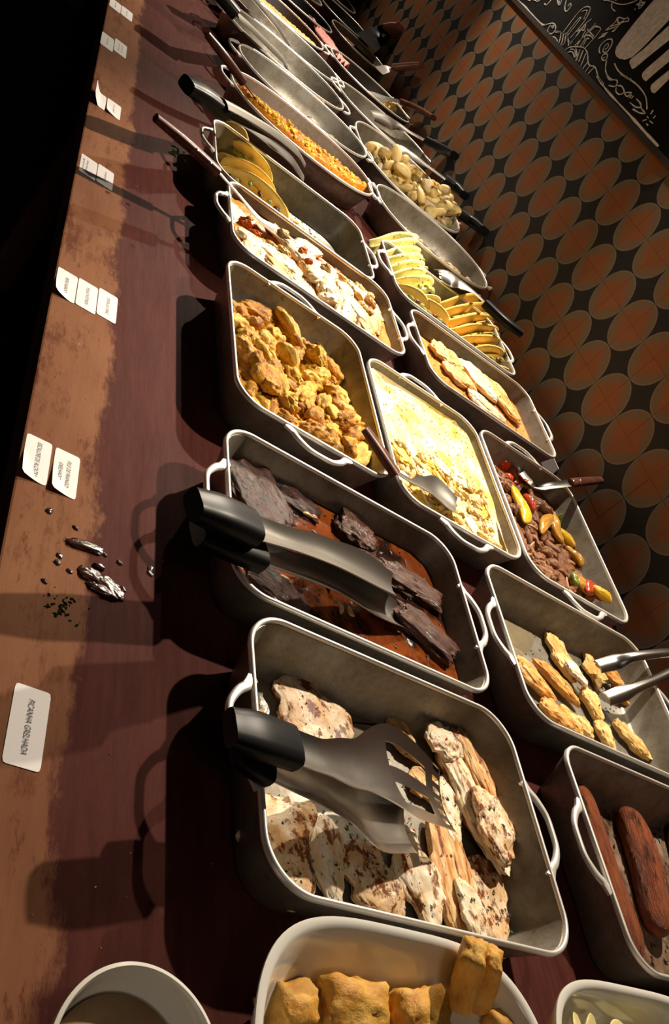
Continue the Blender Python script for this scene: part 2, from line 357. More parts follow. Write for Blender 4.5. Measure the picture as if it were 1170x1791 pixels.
class Pan:
    def __init__(s, cx, cy, hx, hy, label, axis='y', rad=0.05, h=0.075, e=2.3, mat=None, name='roasting_pan', cat='pan', group=None, rot=0.0, handles=True, flare=0.022, rim=None, ho=1.0, rimw=.0032):
        s.cx, s.cy, s.hx, s.hy, s.h, s.rad, s.e, s.rot, s.flare = cx, cy, hx, hy, h, rad, e, rot, flare
        s.root = thing(name, (cx, cy, 0), label, cat, group)
        mat = mat or M_ALU
        s.floor = 0.005
        prof = [(0.62, -1, .0), (1.0, flare + .004, 0.0), (1.0, flare - .002, .004), (1.0, flare * .45, h * .55), (1.0, 0.0008, h - .004)]
        inn = [(1.0, .0052, h - .004), (1.0, flare * .45 + .0055, h * .55), (1.0, flare + .004, .011), (1.0, flare + .012, .0055), (0.62, -1, .005)]
        V = []; n = 96
        def ring(ins, z, sc=1.0):
            o = outline(hx - ins, hy - ins, n, None if rad is None else max(rad - ins * .6, .012), e)
            for x, y in o:
                V.append(s.tr(x * sc, y * sc, z))
        lv = 0
        V.append(s.tr(0, 0, 0))
        for (sc, ins, z) in prof + inn:
            if ins < 0: ring(flare + .01, z, .6)
            else: ring(ins, z)
            lv += 1
        V.append(s.tr(0, 0, .005))
        F = [tuple(1 + i for i in f) for f in rings(lv, n)]
        F += [(0, 1 + (k + 1) % n, 1 + k) for k in range(n)]
        last = 1 + (lv - 1) * n; F += [(len(V) - 1, last + k, last + (k + 1) % n) for k in range(n)]
        b = mk('pan_body', V, F, mat, s.root, origin=(cx, cy, 0)); autosmooth(b, 50)
        # polished rim bead
        V = []; n = 96
        sec = [(-.0006, -.005), (-.0006, 0), (.0008, .0014), (rimw, .0014), (rimw + .0012, 0), (rimw + .0012, -.005)]
        for ins, dz in sec:
            for x, y in outline(hx - ins, hy - ins, n, None if rad is None else max(rad - ins * .6, .012), e): V.append(s.tr(x, y, h + dz))
        mk('rim', V, rings(len(sec), n) , rim or M_RIM, s.root, origin=(cx, cy, 0))
        if handles:
            for sg in (1, -1): s.handle(sg, axis, rim or M_RIM, ho)
        s.N = 220
        s.G = np.full((s.N, s.N), s.floor)
    def tr(s, x, y, z):
        c, q = math.cos(s.rot), math.sin(s.rot); return Vector((s.cx + x * c - y * q, s.cy + x * q + y * c, z))
    def handle(s, sg, axis, mat, ho):
        half = .050 * ho; out = .029 * ho; base = (s.hy if axis == 'y' else s.hx) * sg
        P = [(-half - .014, -.002), (-half - .002, .006), (-half + .008, out * .6), (-half * .45, out), (0, out * 1.06), (half * .45, out), (half - .008, out * .6), (half + .002, .006), (half + .014, -.002)]
        path = smoothline([Vector((a, b, 0)) for a, b in P], 5)
        V = []; F = []
        for i, p in enumerate(path):
            a = path[max(i - 1, 0)]; b = path[min(i + 1, len(path) - 1)]; d = (b - a).normalized(); nn = Vector((-d.y, d.x, 0))
            wv = .0034 + .0022 * (abs(p.x) / half) ** 2
            k = len(V)
            for (u, z) in ((-1, -.005), (1, -.005), (1.0, -.001), (.5, .0006), (-.5, .0006), (-1, -.001)):
                q = p + nn * wv * u
                x, y = (q.x, base + sg * q.y) if axis == 'y' else (base + sg * q.y, q.x)
                V.append(s.tr(x, y, s.h + z - .001))
            if i: F += [(k - 6 + m, k - 6 + (m + 1) % 6, k + (m + 1) % 6, k + m) for m in range(6)]
        F += [tuple(range(5, -1, -1)), tuple(range(len(V) - 6, len(V)))]
        h = mk('handle', V, F, mat, s.root); autosmooth(h, 60)
    # --- content
    def ij(s, x, y):
        c, q = math.cos(-s.rot), math.sin(-s.rot); dx, dy = x - s.cx, y - s.cy
        return dx * c - dy * q, dx * q + dy * c
    def inside(s, x, y, m=0.02):
        u, v = s.ij(x, y); a, b = s.hx - m, s.hy - m
        if s.rad is None: return (abs(u) / a) ** s.e + (abs(v) / b) ** s.e < 1
        if abs(u) > a or abs(v) > b: return False
        r = max(s.rad - m, .01); ex, ey = abs(u) - (a - r), abs(v) - (b - r)
        return not (ex > 0 and ey > 0 and ex * ex + ey * ey > r * r)
    def hz(s, x, y, L, W, ang, H, pct=55, sink=0.0):
        """height of what lies under an ellipse; then raise the pile"""
        gx = np.linspace(s.cx - .32, s.cx + .32, s.N)[:, None]; gy = np.linspace(s.cy - .32, s.cy + .32, s.N)[None, :]
        c, q = math.cos(ang), math.sin(ang)
        u = ((gx - x) * c + (gy - y) * q) / (L / 2); v = (-(gx - x) * q + (gy - y) * c) / (W / 2); r2 = u * u + v * v
        m = r2 < 1
        if not m.any(): return s.floor
        z = float(np.percentile(s.G[m], pct)) - sink
        s.G[m] = np.maximum(s.G[m], (z + H * (0.35 + 0.65 * np.sqrt(np.clip(1 - r2, 0, 1))))[m]) if H else s.G[m]
        return z
    def top(s, x, y):
        i = int(round((x - s.cx + .32) / .64 * (s.N - 1))); j = int(round((y - s.cy + .32) / .64 * (s.N - 1)))
        return float(s.G[min(max(i, 0), s.N - 1), min(max(j, 0), s.N - 1)])
    def fill(s, name, z, mat, label, cat, amp=.002, freq=30, nr=34, ns=128, extra=None, seed=0.0, edge=0.0):
        sl = s.flare * (1 - z / s.h) * .95 + .0062
        V = [None]; F = []
        def zz(p):
            v = z + amp * (mnoise.fractal(Vector((p.x * freq, p.y * freq, seed)), 1.0, 2.0, 4))
            if extra: v += extra(p)
            return v
        p = s.tr(0, 0, 0); V[0] = Vector((p.x, p.y, zz(p)))
        o = outline(s.hx - sl, s.hy - sl, ns, None if s.rad is None else max(s.rad - sl * .6, .012), s.e)
        for r in range(1, nr + 1):
            f = (r / nr) ** .9
            for x, y in o:
                p = s.tr(x * f, y * f, 0); q = zz(p)
                if r == nr: q = z + edge + (q - z) * .4
                V.append(Vector((p.x, p.y, q)))
        for x, y in o:
            p = s.tr(x * .985, y * .985, 0); V.append(Vector((p.x, p.y, z - .006)))
        for k in range(ns): F.append((0, 1 + k, 1 + (k + 1) % ns))
        F += [tuple(1 + i for i in f) for f in rings(nr + 1, ns)]
        ob = mk(name, V, F, mat, None, origin=(s.cx, s.cy, z - .006)); props(ob, label, cat)
        for v in V[1:]:
            i = int(round((v.x - s.cx + .32) / .64 * (s.N - 1))); j = int(round((v.y - s.cy + .32) / .64 * (s.N - 1)))
        s.G[:] = np.maximum(s.G, z)
        if extra:
            xs = np.linspace(s.cx - .32, s.cx + .32, s.N); ys = np.linspace(s.cy - .32, s.cy + .32, s.N)
            for i in range(0, s.N, 4):
                for j in range(0, s.N, 4):
                    s.G[i:i + 4, j:j + 4] = max(.005, z + extra(Vector((xs[i], ys[j], 0))))
        return ob

# ------------------------------------------------------------------ food shapes (unit size meshes, shared)
PROTO = {}
def proto(kind, seed):
    key = (kind, seed)
    if key in PROTO: return PROTO[key]
    bm = bmesh.new(); sd = Vector((seed * 7.31, seed * 3.17, seed * 1.93))
    nz = lambda p, f: mnoise.fractal(p * f + sd, 1.0, 2.1, 4)
    if kind in ('lump', 'fillet', 'slab', 'ball', 'sausage', 'strip', 'egg', 'curd'):
        bmesh.ops.create_icosphere(bm, subdivisions=2 if kind in ('ball', 'egg') else (5 if kind in ('sausage', 'fillet', 'slab') else 4), radius=1)
    if kind == 'cube' or kind == 'stick':
        bmesh.ops.create_icosphere(bm, subdivisions=4, radius=1)
    for v in bm.verts:
        p = v.co.copy()
        if kind == 'lump':
            p *= 1 + .36 * nz(p, 1.1) + .18 * nz(p, 2.8) + .07 * nz(p, 7)
            p += Vector((0, .12 * math.sin(p.x * 2 + seed), 0))
        elif kind == 'curd':
            p *= 1 + .26 * nz(p, 1.5) + .14 * nz(p, 4) + .06 * nz(p, 8)
            if p.z < 0: p.z *= .6
        elif kind == 'fillet':
            x = p.x; wob = 1 + .34 * nz(Vector((x, 0, 0)), 1.6)
            z0 = math.copysign(abs(p.z) ** .7, p.z)
            p.y = p.y * wob * (1.0 - .22 * x) + .16 * math.sin(x * 2.2 + seed)
            q = p.copy()
            f = 1 + .12 * nz(q, 1.8) + .05 * nz(q, 4.5)
            p.x *= f; p.y *= f
            ridge = .10 * math.sin(x * 13 + 4 * abs(q.y) + 2.5 * mnoise.noise(q * 2 + sd))
            p.z = z0 * .8 * (1 + .25 * nz(q, 1.5)) + (ridge * .35 + .12 * nz(q, 2.2) + .03 * nz(q, 7)) * (1 if z0 > 0 else 0)
            if p.z < -.5: p.z = -.5
        elif kind == 'slab':
            m = max(abs(p.x), abs(p.y), abs(p.z) * .999); p = p.lerp(p / m * .8, .5)
            q = p.copy(); f = 1 + .26 * nz(q, 1.5) + .10 * nz(q, 4); p.x *= f; p.y *= f; p.z = p.z * (1 + .3 * nz(q, 1.2)) + .16 * nz(q, 2.4) + .04 * nz(q, 8)
        elif kind == 'cube':
            m = max(abs(p.x), abs(p.y), abs(p.z)); p = p.lerp(p / m * .84, .55)
            p *= 1 + .20 * nz(p, 1.3) + .07 * nz(p, 3.5) + .03 * nz(p, 8)
        elif kind == 'stick':
            m = max(abs(p.x), abs(p.y), abs(p.z)); p = p.lerp(p / m * .82, .6)
            p *= 1 + .06 * nz(p, 1.6) + .04 * nz(p, 4); p.z *= 1 - .25 * math.exp(-(p.y * 3) ** 2)
        elif kind == 'sausage':
            x = p.x; k = math.copysign(abs(x) ** .75, x)
            rr = math.sqrt(max(1e-6, 1 - min(.9999, x * x))); tgt = (1 - abs(k) ** 5) ** .5 if abs(k) < 1 else 0
            f = max(tgt, .02) / max(rr, .02); p.y *= f; p.z *= f; p.x = k
            w_ = 1 + .05 * nz(p, 1.5) + .02 * nz(p * 6, 1.5); p.y *= w_; p.z *= w_
            p.y += .9 * (p.x * p.x - .4) * (1 if seed % 2 else -1) * .5
        elif kind == 'strip':
            p.y = p.y + .55 * (p.x * p.x - .35) * (1 if seed % 2 else -1) + .15 * math.sin(3 * p.x + seed)
            p.z = p.z * (1 + .3 * nz(p, 2)) + .25 * math.sin(p.x * 2.2 + seed * 1.3)
        elif kind == 'ball':
            p *= 1 + .05 * nz(p, 1.2)
        elif kind == 'egg':
            p *= 1 + .10 * nz(p, 1.4)
        v.co = p
    if kind == 'shell':       # a ribbed pasta shell: curled open cup
        n, m = 12, 8; vs = []
        for i in range(n + 1):
            u = -1 + 2 * i / n; rad_ = .98 * math.sqrt(max(.03, 1 - u * u * .92))
            row = []
            for j in range(m + 1):
                a = math.radians(-60 + 300 * j / m); rr = rad_ * (1 + .10 * math.cos(j * math.pi * 2))
                row.append(bm.verts.new((u, rr * math.cos(a) * .9, rr * math.sin(a) * .9)))
            vs.append(row)
        for i in range(n):
            for j in range(m): bm.faces.new((vs[i][j], vs[i + 1][j], vs[i + 1][j + 1], vs[i][j + 1]))
        r = bmesh.ops.solidify(bm, geom=bm.faces[:], thickness=.12)
    if kind == 'taco':        # folded round flatbread: half disc, two leaves open at the top
        n, m = 20, 7
        for sg in (0,):
            rows = []
            for i in range(-m, m + 1):
                t_ = i / m           # -1..1 around the fold
                row = []
                for k in range(n + 1):
                    a = math.pi * k / n
                    r = abs(t_)
                    x = math.cos(a) * (1 if r > 0 else 1) * (r * 1.0 + (1 - r) * .98); z = math.sin(a) * r
                    y = (.10 + .34 * r ** 1.3) * (1 if t_ > 0 else -1) if r > .01 else 0
                    y += .07 * mnoise.noise(Vector((x * 1.5 + seed, z * 1.5, t_)))
                    row.append(bm.verts.new((x, y, z)))
                rows.append(row)
            for i in range(len(rows) - 1):
                for k in range(n):
                    try: bm.faces.new((rows[i][k], rows[i][k + 1], rows[i + 1][k + 1], rows[i + 1][k]))
                    except Exception: pass
        bmesh.ops.remove_doubles(bm, verts=bm.verts[:], dist=.003)
        bmesh.ops.solidify(bm, geom=bm.faces[:], thickness=.05)
    if kind == 'round':       # flat round slice with a wavy edge
        n = 28; c1 = bm.verts.new((0, 0, .5)); c2 = bm.verts.new((0, 0, -.5)); up = []; dn = []; mid = []
        for k in range(n):
            a = 2 * math.pi * k / n; r = 1 + .06 * mnoise.noise(Vector((math.cos(a) * 1.3, math.sin(a) * 1.3, seed)))
            up.append(bm.verts.new((r * .93 * math.cos(a), r * .93 * math.sin(a), .42 + .1 * math.sin(a * 2 + seed))))
            mid.append(bm.verts.new((r * math.cos(a), r * math.sin(a), .1 * math.sin(a * 2 + seed))))
            dn.append(bm.verts.new((r * .95 * math.cos(a), r * .95 * math.sin(a), -.45 + .1 * math.sin(a * 2 + seed))))
        for k in range(n):
            q = (k + 1) % n
            bm.faces.new((c1, up[k], up[q])); bm.faces.new((up[k], mid[k], mid[q], up[q])); bm.faces.new((mid[k], dn[k], dn[q], mid[q])); bm.faces.new((c2, dn[q], dn[k]))
    bmesh.ops.recalc_face_normals(bm, faces=bm.faces)
    me = D.meshes.new(kind); bm.to_mesh(me); bm.free()
    me.polygons.foreach_set('use_smooth', [True] * len(me.polygons))
    PROTO[key] = me
    return me
MESHMAT = {}
b1x = None
def inst(kind, seed, mat):
    k = (kind, seed, mat.name)
    if k not in MESHMAT:
        me = proto(kind, seed).copy(); me.name = kind; me.materials.append(mat); MESHMAT[k] = me
    return MESHMAT[k]
def item(kind, name, loc, size, ang, mat, label, cat, group=None, seed=0, tilt=(0, 0), parent=None):
    o = D.objects.new(name, inst(kind, seed, mat))
    place(o, Vector(loc), parent)
    o.scale = (size[0] / 2, size[1] / 2, size[2] / 2); o.rotation_euler = (tilt[0], tilt[1], ang)
    if parent is None: props(o, label, cat, group)
    return o
def fitin(pan, c, L, W, ang, m=.024):
    ca, sa = math.cos(ang), math.sin(ang); c = c.copy()
    for it in range(60):
        gx = gy = 0.0; bad = 0
        for k in range(12):
            t_ = k * math.pi / 6; u, v = math.cos(t_) * L * .46, math.sin(t_) * W * .46
            x, y = c.x + u * ca - v * sa, c.y + u * sa + v * ca
            if not pan.inside(x, y, m):
                bad += 1; p_, q_ = pan.ij(x, y); n_ = math.copysign((abs(p_) / pan.hx) ** 5, p_); o_ = math.copysign((abs(q_) / pan.hy) ** 5, q_)
                gx -= n_; gy -= o_
        if not bad: break
        g = math.hypot(gx, gy) or 1
        c.x += gx / g * .0015; c.y += gy / g * .0015
        if it > 8: L *= .996; W *= .996
    return c, L, W
def piece(pan, kind, name, p1, p2, W, H, mat, label, cat, group=None, seed=0, z=None, zr=0.025, tilt=(0, 0), pct=55, sink=0.0):
    a = at(*p1, zr); b = at(*p2, zr); c = (a + b) / 2; d = b - a; L = math.hypot(d.x, d.y); ang = math.atan2(d.y, d.x)
    if pan is not b1x: c, L, W = fitin(pan, c, L, W, ang, .016 if pan.h > .076 else .020)
    if z is None: z = pan.hz(c.x, c.y, L * .9, W * .9, ang, H * .85, pct, sink)
    return item(kind, name, (c.x, c.y, z + H * .45), (L, W, H), ang, mat, label, cat, group, seed, tilt)
def between(kind, name, a, b, W, H, mat, label, cat, group=None, seed=0):
    d = (b - a); o = D.objects.new(name, inst(kind, seed, mat)); place(o, (a + b) / 2)
    o.rotation_euler = d.to_track_quat('X', 'Z').to_euler(); o.scale = (d.length / 2, W / 2, H / 2)
    return props(o, label, cat, group)
def scatter(pan, kinds, name, n, size, mats, label, cat, group, region=None, margin=.03, tries=60, jitter=.35, pct=50, sink=.002, spread=.6, tilt=.35, angf=None, zmax=None):
    out = []; pts = []
    for i in range(n):
        best = None
        for k in range(tries):
            u = random.uniform(-pan.hx, pan.hx); v = random.uniform(-pan.hy, pan.hy); p = pan.tr(u, v, 0)
            if not pan.inside(p.x, p.y, margin): continue
            if region and not region(p.x, p.y): continue
            dm = min([(p - q).length for q in pts[-400:]] + [9])
            if best is None or dm > best[0]: best = (dm, p)
            if dm > size[0] * spread: break
        if not best: continue
        p = best[1]; pts.append(p)
        s_ = [q * random.uniform(1 - jitter, 1 + jitter) for q in size]; ang = angf(p) if angf else random.uniform(0, 6.28)
        p, s_[0], s_[1] = fitin(pan, p, s_[0], s_[1], ang, .017)
        z = pan.hz(p.x, p.y, s_[0] * .9, s_[1] * .9, ang, s_[2] * .8, pct, sink)
        if zmax is not None: z = min(z, zmax)
        out.append(item(random.choice(kinds), name, (p.x, p.y, z + s_[2] * .42), s_, ang, random.choice(mats), label, cat, group, random.randrange(5), (random.uniform(-tilt, tilt), random.uniform(-tilt, tilt))))
    return out
def flakes(pan, n, mat, label, region=None, size=.0035, margin=.03, name='herb_flakes', lift=.001, cat='herbs', group=None):
    V = []; F = []; c = 0
    while c < n:
        u = random.uniform(-pan.hx, pan.hx); v = random.uniform(-pan.hy, pan.hy); p = pan.tr(u, v, 0); c += 1
        if not pan.inside(p.x, p.y, margin): continue
        if region and not region(p.x, p.y): continue
        z = pan.top(p.x, p.y) + lift; a = random.uniform(0, 6.28); s_ = size * random.uniform(.5, 1.3)
        d = Vector((math.cos(a), math.sin(a), random.uniform(-.4, .4))) * s_; e = Vector((-math.sin(a), math.cos(a), random.uniform(-.4, .4))) * s_ * .45
        q = Vector((p.x, p.y, z)); k = len(V); V += [q - d, q + e + Vector((0, 0, .0006)), q + d, q - e + Vector((0, 0, .0006)), q + Vector((0, 0, -.0008))]
        F += [(k, k + 1, k + 2, k + 3), (k, k + 4, k + 1), (k + 1, k + 4, k + 2), (k + 2, k + 4, k + 3), (k + 3, k + 4, k)]
    if not V: return
    o = mk(name, V, F, mat, None, False); props(o, label, cat, group, 'stuff')
M_HERB = plain('chopped_parsley', (0.035, 0.075, 0.012), 0.6, var=0.5, bsc=100)
M_CHIVE = plain('chopped_chives', (0.16, 0.26, 0.04), 0.6, var=0.5, bsc=100)
M_REDPEP = plain('red_pepper_flakes', (0.40, 0.025, 0.012), 0.4)
M_BURNT = plain('burnt_crumbs', (0.05, 0.015, 0.006), 0.5)

# ------------------------------------------------------------------ utensils
def catmull(pts, vals, n):
    P = [Vector(p) for p in pts]; out = []; vo = []
    m = len(P) - 1
    for s_ in range(m * n + 1):
        i = min(s_ // n, m - 1); u = (s_ - i * n) / n
        a = P[max(i - 1, 0)]; b = P[i]; c = P[i + 1]; d = P[min(i + 2, m)]
        out.append(b + (c - a) * .5 * u + (a - b * 2.5 + c * 2 - d * .5) * u * u + (b * 1.5 - a * .5 - c * 1.5 + d * .5) * u ** 3)
        vo.append([v[i] + (v[i + 1] - v[i]) * (u * u * (3 - 2 * u)) for v in vals])
    return out, vo
def ribbon(name, pts, widths, cup, mat, parent, thick=.0018, n=8, holes=None, m=12, up=Vector((0, 0, 1)), round_end=True):
    path, vv = catmull(pts, [widths, cup], n); V = []; F = []; N = len(path)
    for i, p in enumerate(path):
        t_ = (path[min(i + 1, N - 1)] - path[max(i - 1, 0)]).normalized(); sd = t_.cross(up).normalized(); nn = sd.cross(t_)
        w_, c_ = vv[i]
        for lay in (0, 1):
            for j in range(m + 1):
                s_ = -1 + 2 * j / m
                V.append(p + sd * s_ * w_ / 2 + nn * (c_ * (s_ * s_ - .5) + (thick if lay else 0)))
    rw = 2 * (m + 1)
    for i in range(N - 1):
        for j in range(m):
            if holes and holes((i + .5) / (N - 1), -1 + 2 * (j + .5) / m): continue
            a = i * rw + j; F.append((a, a + 1, a + 1 + rw, a + rw))
            b = a + m + 1; F.append((b, b + rw, b + 1 + rw, b + 1))
            if holes:
                for (di, dj, q) in ((-1, 0, (a, a + 1, b + 1, b)), (1, 0, (a + rw, b + rw, b + rw + 1, a + rw + 1)), (0, -1, (a, b, b + rw, a + rw)), (0, 1, (a + 1, a + 1 + rw, b + 1 + rw, b + 1))):
                    ii = (i + di + .5) / (N - 1); jj = -1 + 2 * (j + dj + .5) / m
                    if 0 < ii < 1 and -1 < jj < 1 and holes(ii, jj): F.append(q)
        for j in (0, m):
            a = i * rw + j; F.append((a, a + m + 1, a + m + 1 + rw, a + rw))
    for i in (0, N - 1): F += [(i * rw + j, i * rw + j + 1, i * rw + m + 2 + j, i * rw + m + 1 + j) for j in range(m)]
    o = mk(name, V, F, mat, parent); autosmooth(o, 50); return o
def tube(name, pts, rx, ry, mat, parent, n=6, seg=14, up=Vector((0, 0, 1)), sq=2.0):
    path, vv = catmull(pts, [rx, ry], n); V = []; F = []; N = len(path)
    for i, p in enumerate(path):
        t_ = (path[min(i + 1, N - 1)] - path[max(i - 1, 0)]).normalized(); sd = t_.cross(up).normalized(); nn = sd.cross(t_)
        a_, b_ = vv[i]
        for k in range(seg):
            a = 2 * math.pi * k / seg; c = math.cos(a); s_ = math.sin(a)
            V.append(p + sd * math.copysign(abs(c) ** (2 / sq), c) * a_ + nn * math.copysign(abs(s_) ** (2 / sq), s_) * b_)
    for i in range(N - 1):
        for k in range(seg): F.append((i * seg + k, i * seg + (k + 1) % seg, (i + 1) * seg + (k + 1) % seg, (i + 1) * seg + k))
    F += [tuple(range(seg - 1, -1, -1)), tuple(range((N - 1) * seg, N * seg))]
    o = mk(name, V, F, mat, parent); autosmooth(o, 50); return o
def P3(L):
    out = []
    for p in L:
        q = at(*p)
        out.append(q if q.y < 1.555 else atwall(p[0], p[1], 1.555))   # a handle end rests against the tiles
    return out
def grip_tool(name, label, cat, arms, group=None, parts=('grip', 'arm')):
    """arms: list of dicts(grip=[(px,py,z)..], gw, blade=[...], bw=[...], cup=[...], mat, holes)"""
    o0 = at(*arms[0]['blade'][-1]); r = thing(name, (o0.x, o0.y, max(0, o0.z - .01)), label, cat, group)
    for a in arms:
        ribbon(a.get('bn', 'arm'), P3(a['blade']), a['bw'], a['cup'], a.get('mat', M_STEEL), r, a.get('th', .0018), holes=a.get('holes'))
        if a.get('grip'):
            g = a['gw']; n = len(a['grip']); h_ = a.get('gh', .011)
            gr = tube(a.get('gn', 'grip'), P3(a['grip']), [g * .42] + [g * .5] * (n - 1), [h_ * .8] + [h_] * (n - 1), a.get('gm', M_GRIP), r, sq=a.get('sq', 3.5))
        for q in a.get('rivets', []):
            c = at(*q); item('ball', 'rivet', c, (.008, .008, .004), 0, M_RIVET, None, None, parent=gr)
    return r
# ------------------------------------------------------------------ the pans and what is in them
RX, RY = .157, .222
G_RECT = 'rectangular aluminium pans on the buffet'
f1 = Pan(-.505, .714, .162, .220, 'nearest rectangular aluminium pan in the front row, holding grilled fish fillets', rad=.055)
f2 = Pan(-.842, .700, .152, .224, 'rectangular pan in the front row filled with dark beef and brown gravy')
f3 = Pan(-1.284, .660, .213, .157, 'front row pan of golden curried chicken turned lengthwise', axis='x')
f4 = Pan(-1.705, .748, .146, .227, 'rectangular pan of creamy gratin fillets with tomato in the front row')
f5 = Pan(-1.995, .720, .150, .226, 'front row pan with folded tortillas at one end, bare metal at the other')
b1 = Pan(-.508, 1.275, .160, .222, 'pan of long browned sausages at the near right end of the back row', rad=.045)
b2 = Pan(-.850, 1.232, .158, .226, 'back row pan of grilled chicken pieces with steel tongs in it')
b3 = Pan(-1.268, 1.318, .216, .158, 'back row pan of beef strips with yellow and green peppers', axis='x')
b4 = Pan(-1.266, .990, .208, .157, 'pan of bright yellow cheese gratin in the middle between curried chicken and peppers', axis='x')
b5 = Pan(-1.718, 1.270, .150, .220, 'back row pan of fish fillets in orange tomato sauce')
b6 = Pan(-2.045, 1.250, .150, .222, 'back row pan of overlapping stuffed tortillas under a black handled serving spoon')
f6 = Pan(-2.529, .817, .161, .252, 'oval aluminium pan of orange toasted cassava flour in the front row', rad=None, name='oval_pan', h=.078)
f7 = Pan(-2.848, .858, .155, .250, 'nearly empty oval pan with a few white dumplings left at its wall end', rad=None, name='oval_pan', h=.078)
f8 = Pan(-3.186, .819, .160, .250, 'empty oval pan under black handled tongs in the front row', rad=None, name='oval_pan', h=.078)
f9 = Pan(-3.500, .850, .152, .248, 'empty oval pan behind the tongs, next to the dark rice pan', rad=None, name='oval_pan', h=.078)
f10 = Pan(-3.827, .825, .160, .250, 'black oval pan with orange rice along one side, far end of front row', rad=None, name='oval_pan', mat=M_BLACKPAN, h=.078)
b7 = Pan(-2.527, 1.326, .168, .235, 'oval aluminium pan with a little farofa left along its near side, back row', rad=None, name='oval_pan', h=.078)
b8 = Pan(-2.975, 1.330, .265, .232, 'wide round pan heaped with pasta shells by the tiled wall', rad=None, name='oval_pan', h=.078, e=2.5)
b9 = Pan(-3.430, 1.325, .165, .235, 'empty oval pan with a shiny serving spoon by the tiled wall', rad=None, name='oval_pan', h=.078)
b10 = Pan(-3.884, 1.345, .160, .215, 'black oval pan of potato chunks with a wooden handled spoon', rad=None, name='oval_pan', mat=M_BLACKPAN, h=.078)
b11 = Pan(-4.50, 1.400, .165, .165, 'far oval dish of brown bean stew by the wall', rad=None, name='oval_pan', h=.078, handles=False)
b12 = Pan(-4.92, 1.385, .19, .17, 'far black oval dish under a dark spatula by the wall', rad=None, name='oval_pan', mat=M_BLACKPAN, h=.078, handles=False)
f11 = Pan(-4.30, .98, .15, .215, 'black oval pan of dark stew beside the far end pans', rad=None, name='oval_pan', mat=M_BLACKPAN, h=.078, handles=False)
f12 = Pan(-4.72, 1.00, .15, .20, 'far oval pan of beige puree at the end of the buffet', rad=None, name='oval_pan', h=.078, handles=False)
b13 = Pan(-5.42, 1.37, .2, .17, 'farthest black dish with dark leaves by the wall', rad=None, name='oval_pan', mat=M_BLACKPAN, h=.078, handles=False)
f13 = Pan(-5.2, 1.0, .17, .19, 'farthest oval pan at the very end of the front row', rad=None, name='oval_pan', h=.078, handles=False)

# ---- F1 grilled fish
M_FISH = food('grilled_fish', (0.92, 0.78, 0.56), (0.74, 0.42, 0.17), (0.21, 0.06, 0.016), sc=1.7, char=(0.50, 0.56), herbs=.10, hsc=8, rough=.32, bump=.35, bsc=5, bd=.004, red=.06, chsc=1.25)
M_FISH_B = food('browned_fish', (0.90, 0.62, 0.30), (0.60, 0.22, 0.04), (0.16, 0.035, 0.01), sc=1.8, char=(0.54, 0.60), herbs=.12, hsc=8, rough=.32, bump=.35, bsc=6, bd=.004, stretch=(.5, 2, 1), red=.03)
M_FISH_W = food('pale_fish', (0.95, 0.86, 0.70), (0.86, 0.62, 0.34), (0.30, 0.09, 0.025), sc=1.5, char=(0.55, 0.60), herbs=.14, hsc=8, rough=.32, bump=.3, bsc=6, bd=.004, red=.04)
def fish(p1, p2, W, H, mat, label, seed, **k):
    return piece(f1, 'fillet', 'fish_fillet', p1, p2, W * 1.25, H, mat, label, 'fish', None, seed, **k)
fish((512, 1132), (598, 1306), .088, .022, M_FISH, 'charred fish fillet with red flakes lying alone at the far end of its pan', 1)
fish((440, 1248), (492, 1272), .030, .014, M_FISH_B, 'small browned fish scrap beside the front rim above the tongs', 2)
fish((462, 1385), (545, 1575), .085, .020, M_FISH, 'pale fish fillet dotted with red flakes in the front corner nearest the white bowls', 3)
fish((572, 1420), (606, 1590), .038, .018, M_FISH_W, 'narrow pale fish strip second from the front rim', 4)
fish((630, 1462), (705, 1612), .060, .018, M_FISH, 'ragged fish fillet with a burnt tip in the middle of the near rim', 0)
fish((712, 1440), (768, 1632), .052, .024, M_FISH_W, 'thick white fish piece with grey skin side, right of the burnt tip fillet', 1)
fish((772, 1425), (822, 1640), .055, .024, M_FISH_B, 'golden brown fish fillet leaning in the middle of the pile', 2)
fish((850, 1500), (905, 1680), .072, .020, M_FISH, 'fish fillet with dark round char mark, by the yellow juice', 4)
fish((786, 1262), (868, 1440), .052, .024, M_FISH_B, 'long orange browned fish fillet behind the tong head', 3)
fish((822, 1262), (946, 1560), .060, .026, M_FISH_W, 'longest curved white fish fillet along the wall side of the pan', 0, pct=45)
fish((830, 1285), (905, 1450), .030, .016, M_FISH_B, 'crisp brown fish strip lying on the longest white fillet', 1)
fish((835, 1395), (890, 1530), .050, .022, M_FISH, 'crumbly charred fish chunk on top of the pile', 2)
fish((780, 1352), (806, 1480), .042, .026, M_FISH_W, 'rolled white fish piece covered in parsley next to the tong tip', 3)
fish((686, 1226), (742, 1304), .036, .018, M_FISH_B, 'small browned fish piece beside the tong head, against the far side', 4)
fish((732, 1236), (800, 1296), .048, .018, M_FISH_W, 'small flaky white fish piece speckled with red, at the far side of the pile', 0)
fish((735, 1335), (775, 1400), .040, .016, M_FISH_B, 'browned fish bit seen through the slots of the tongs', 1)
fish((800, 1540), (842, 1655), .030, .016, M_FISH_W, 'thin white fish flake between the golden fillet and the char marked one', 2)
M_JUICE = food('yellow_pan_juice', (0.42, 0.30, 0.10), (0.34, 0.22, 0.07), None, sc=20, rough=.12, bump=.3, bsc=60, bd=.0008)
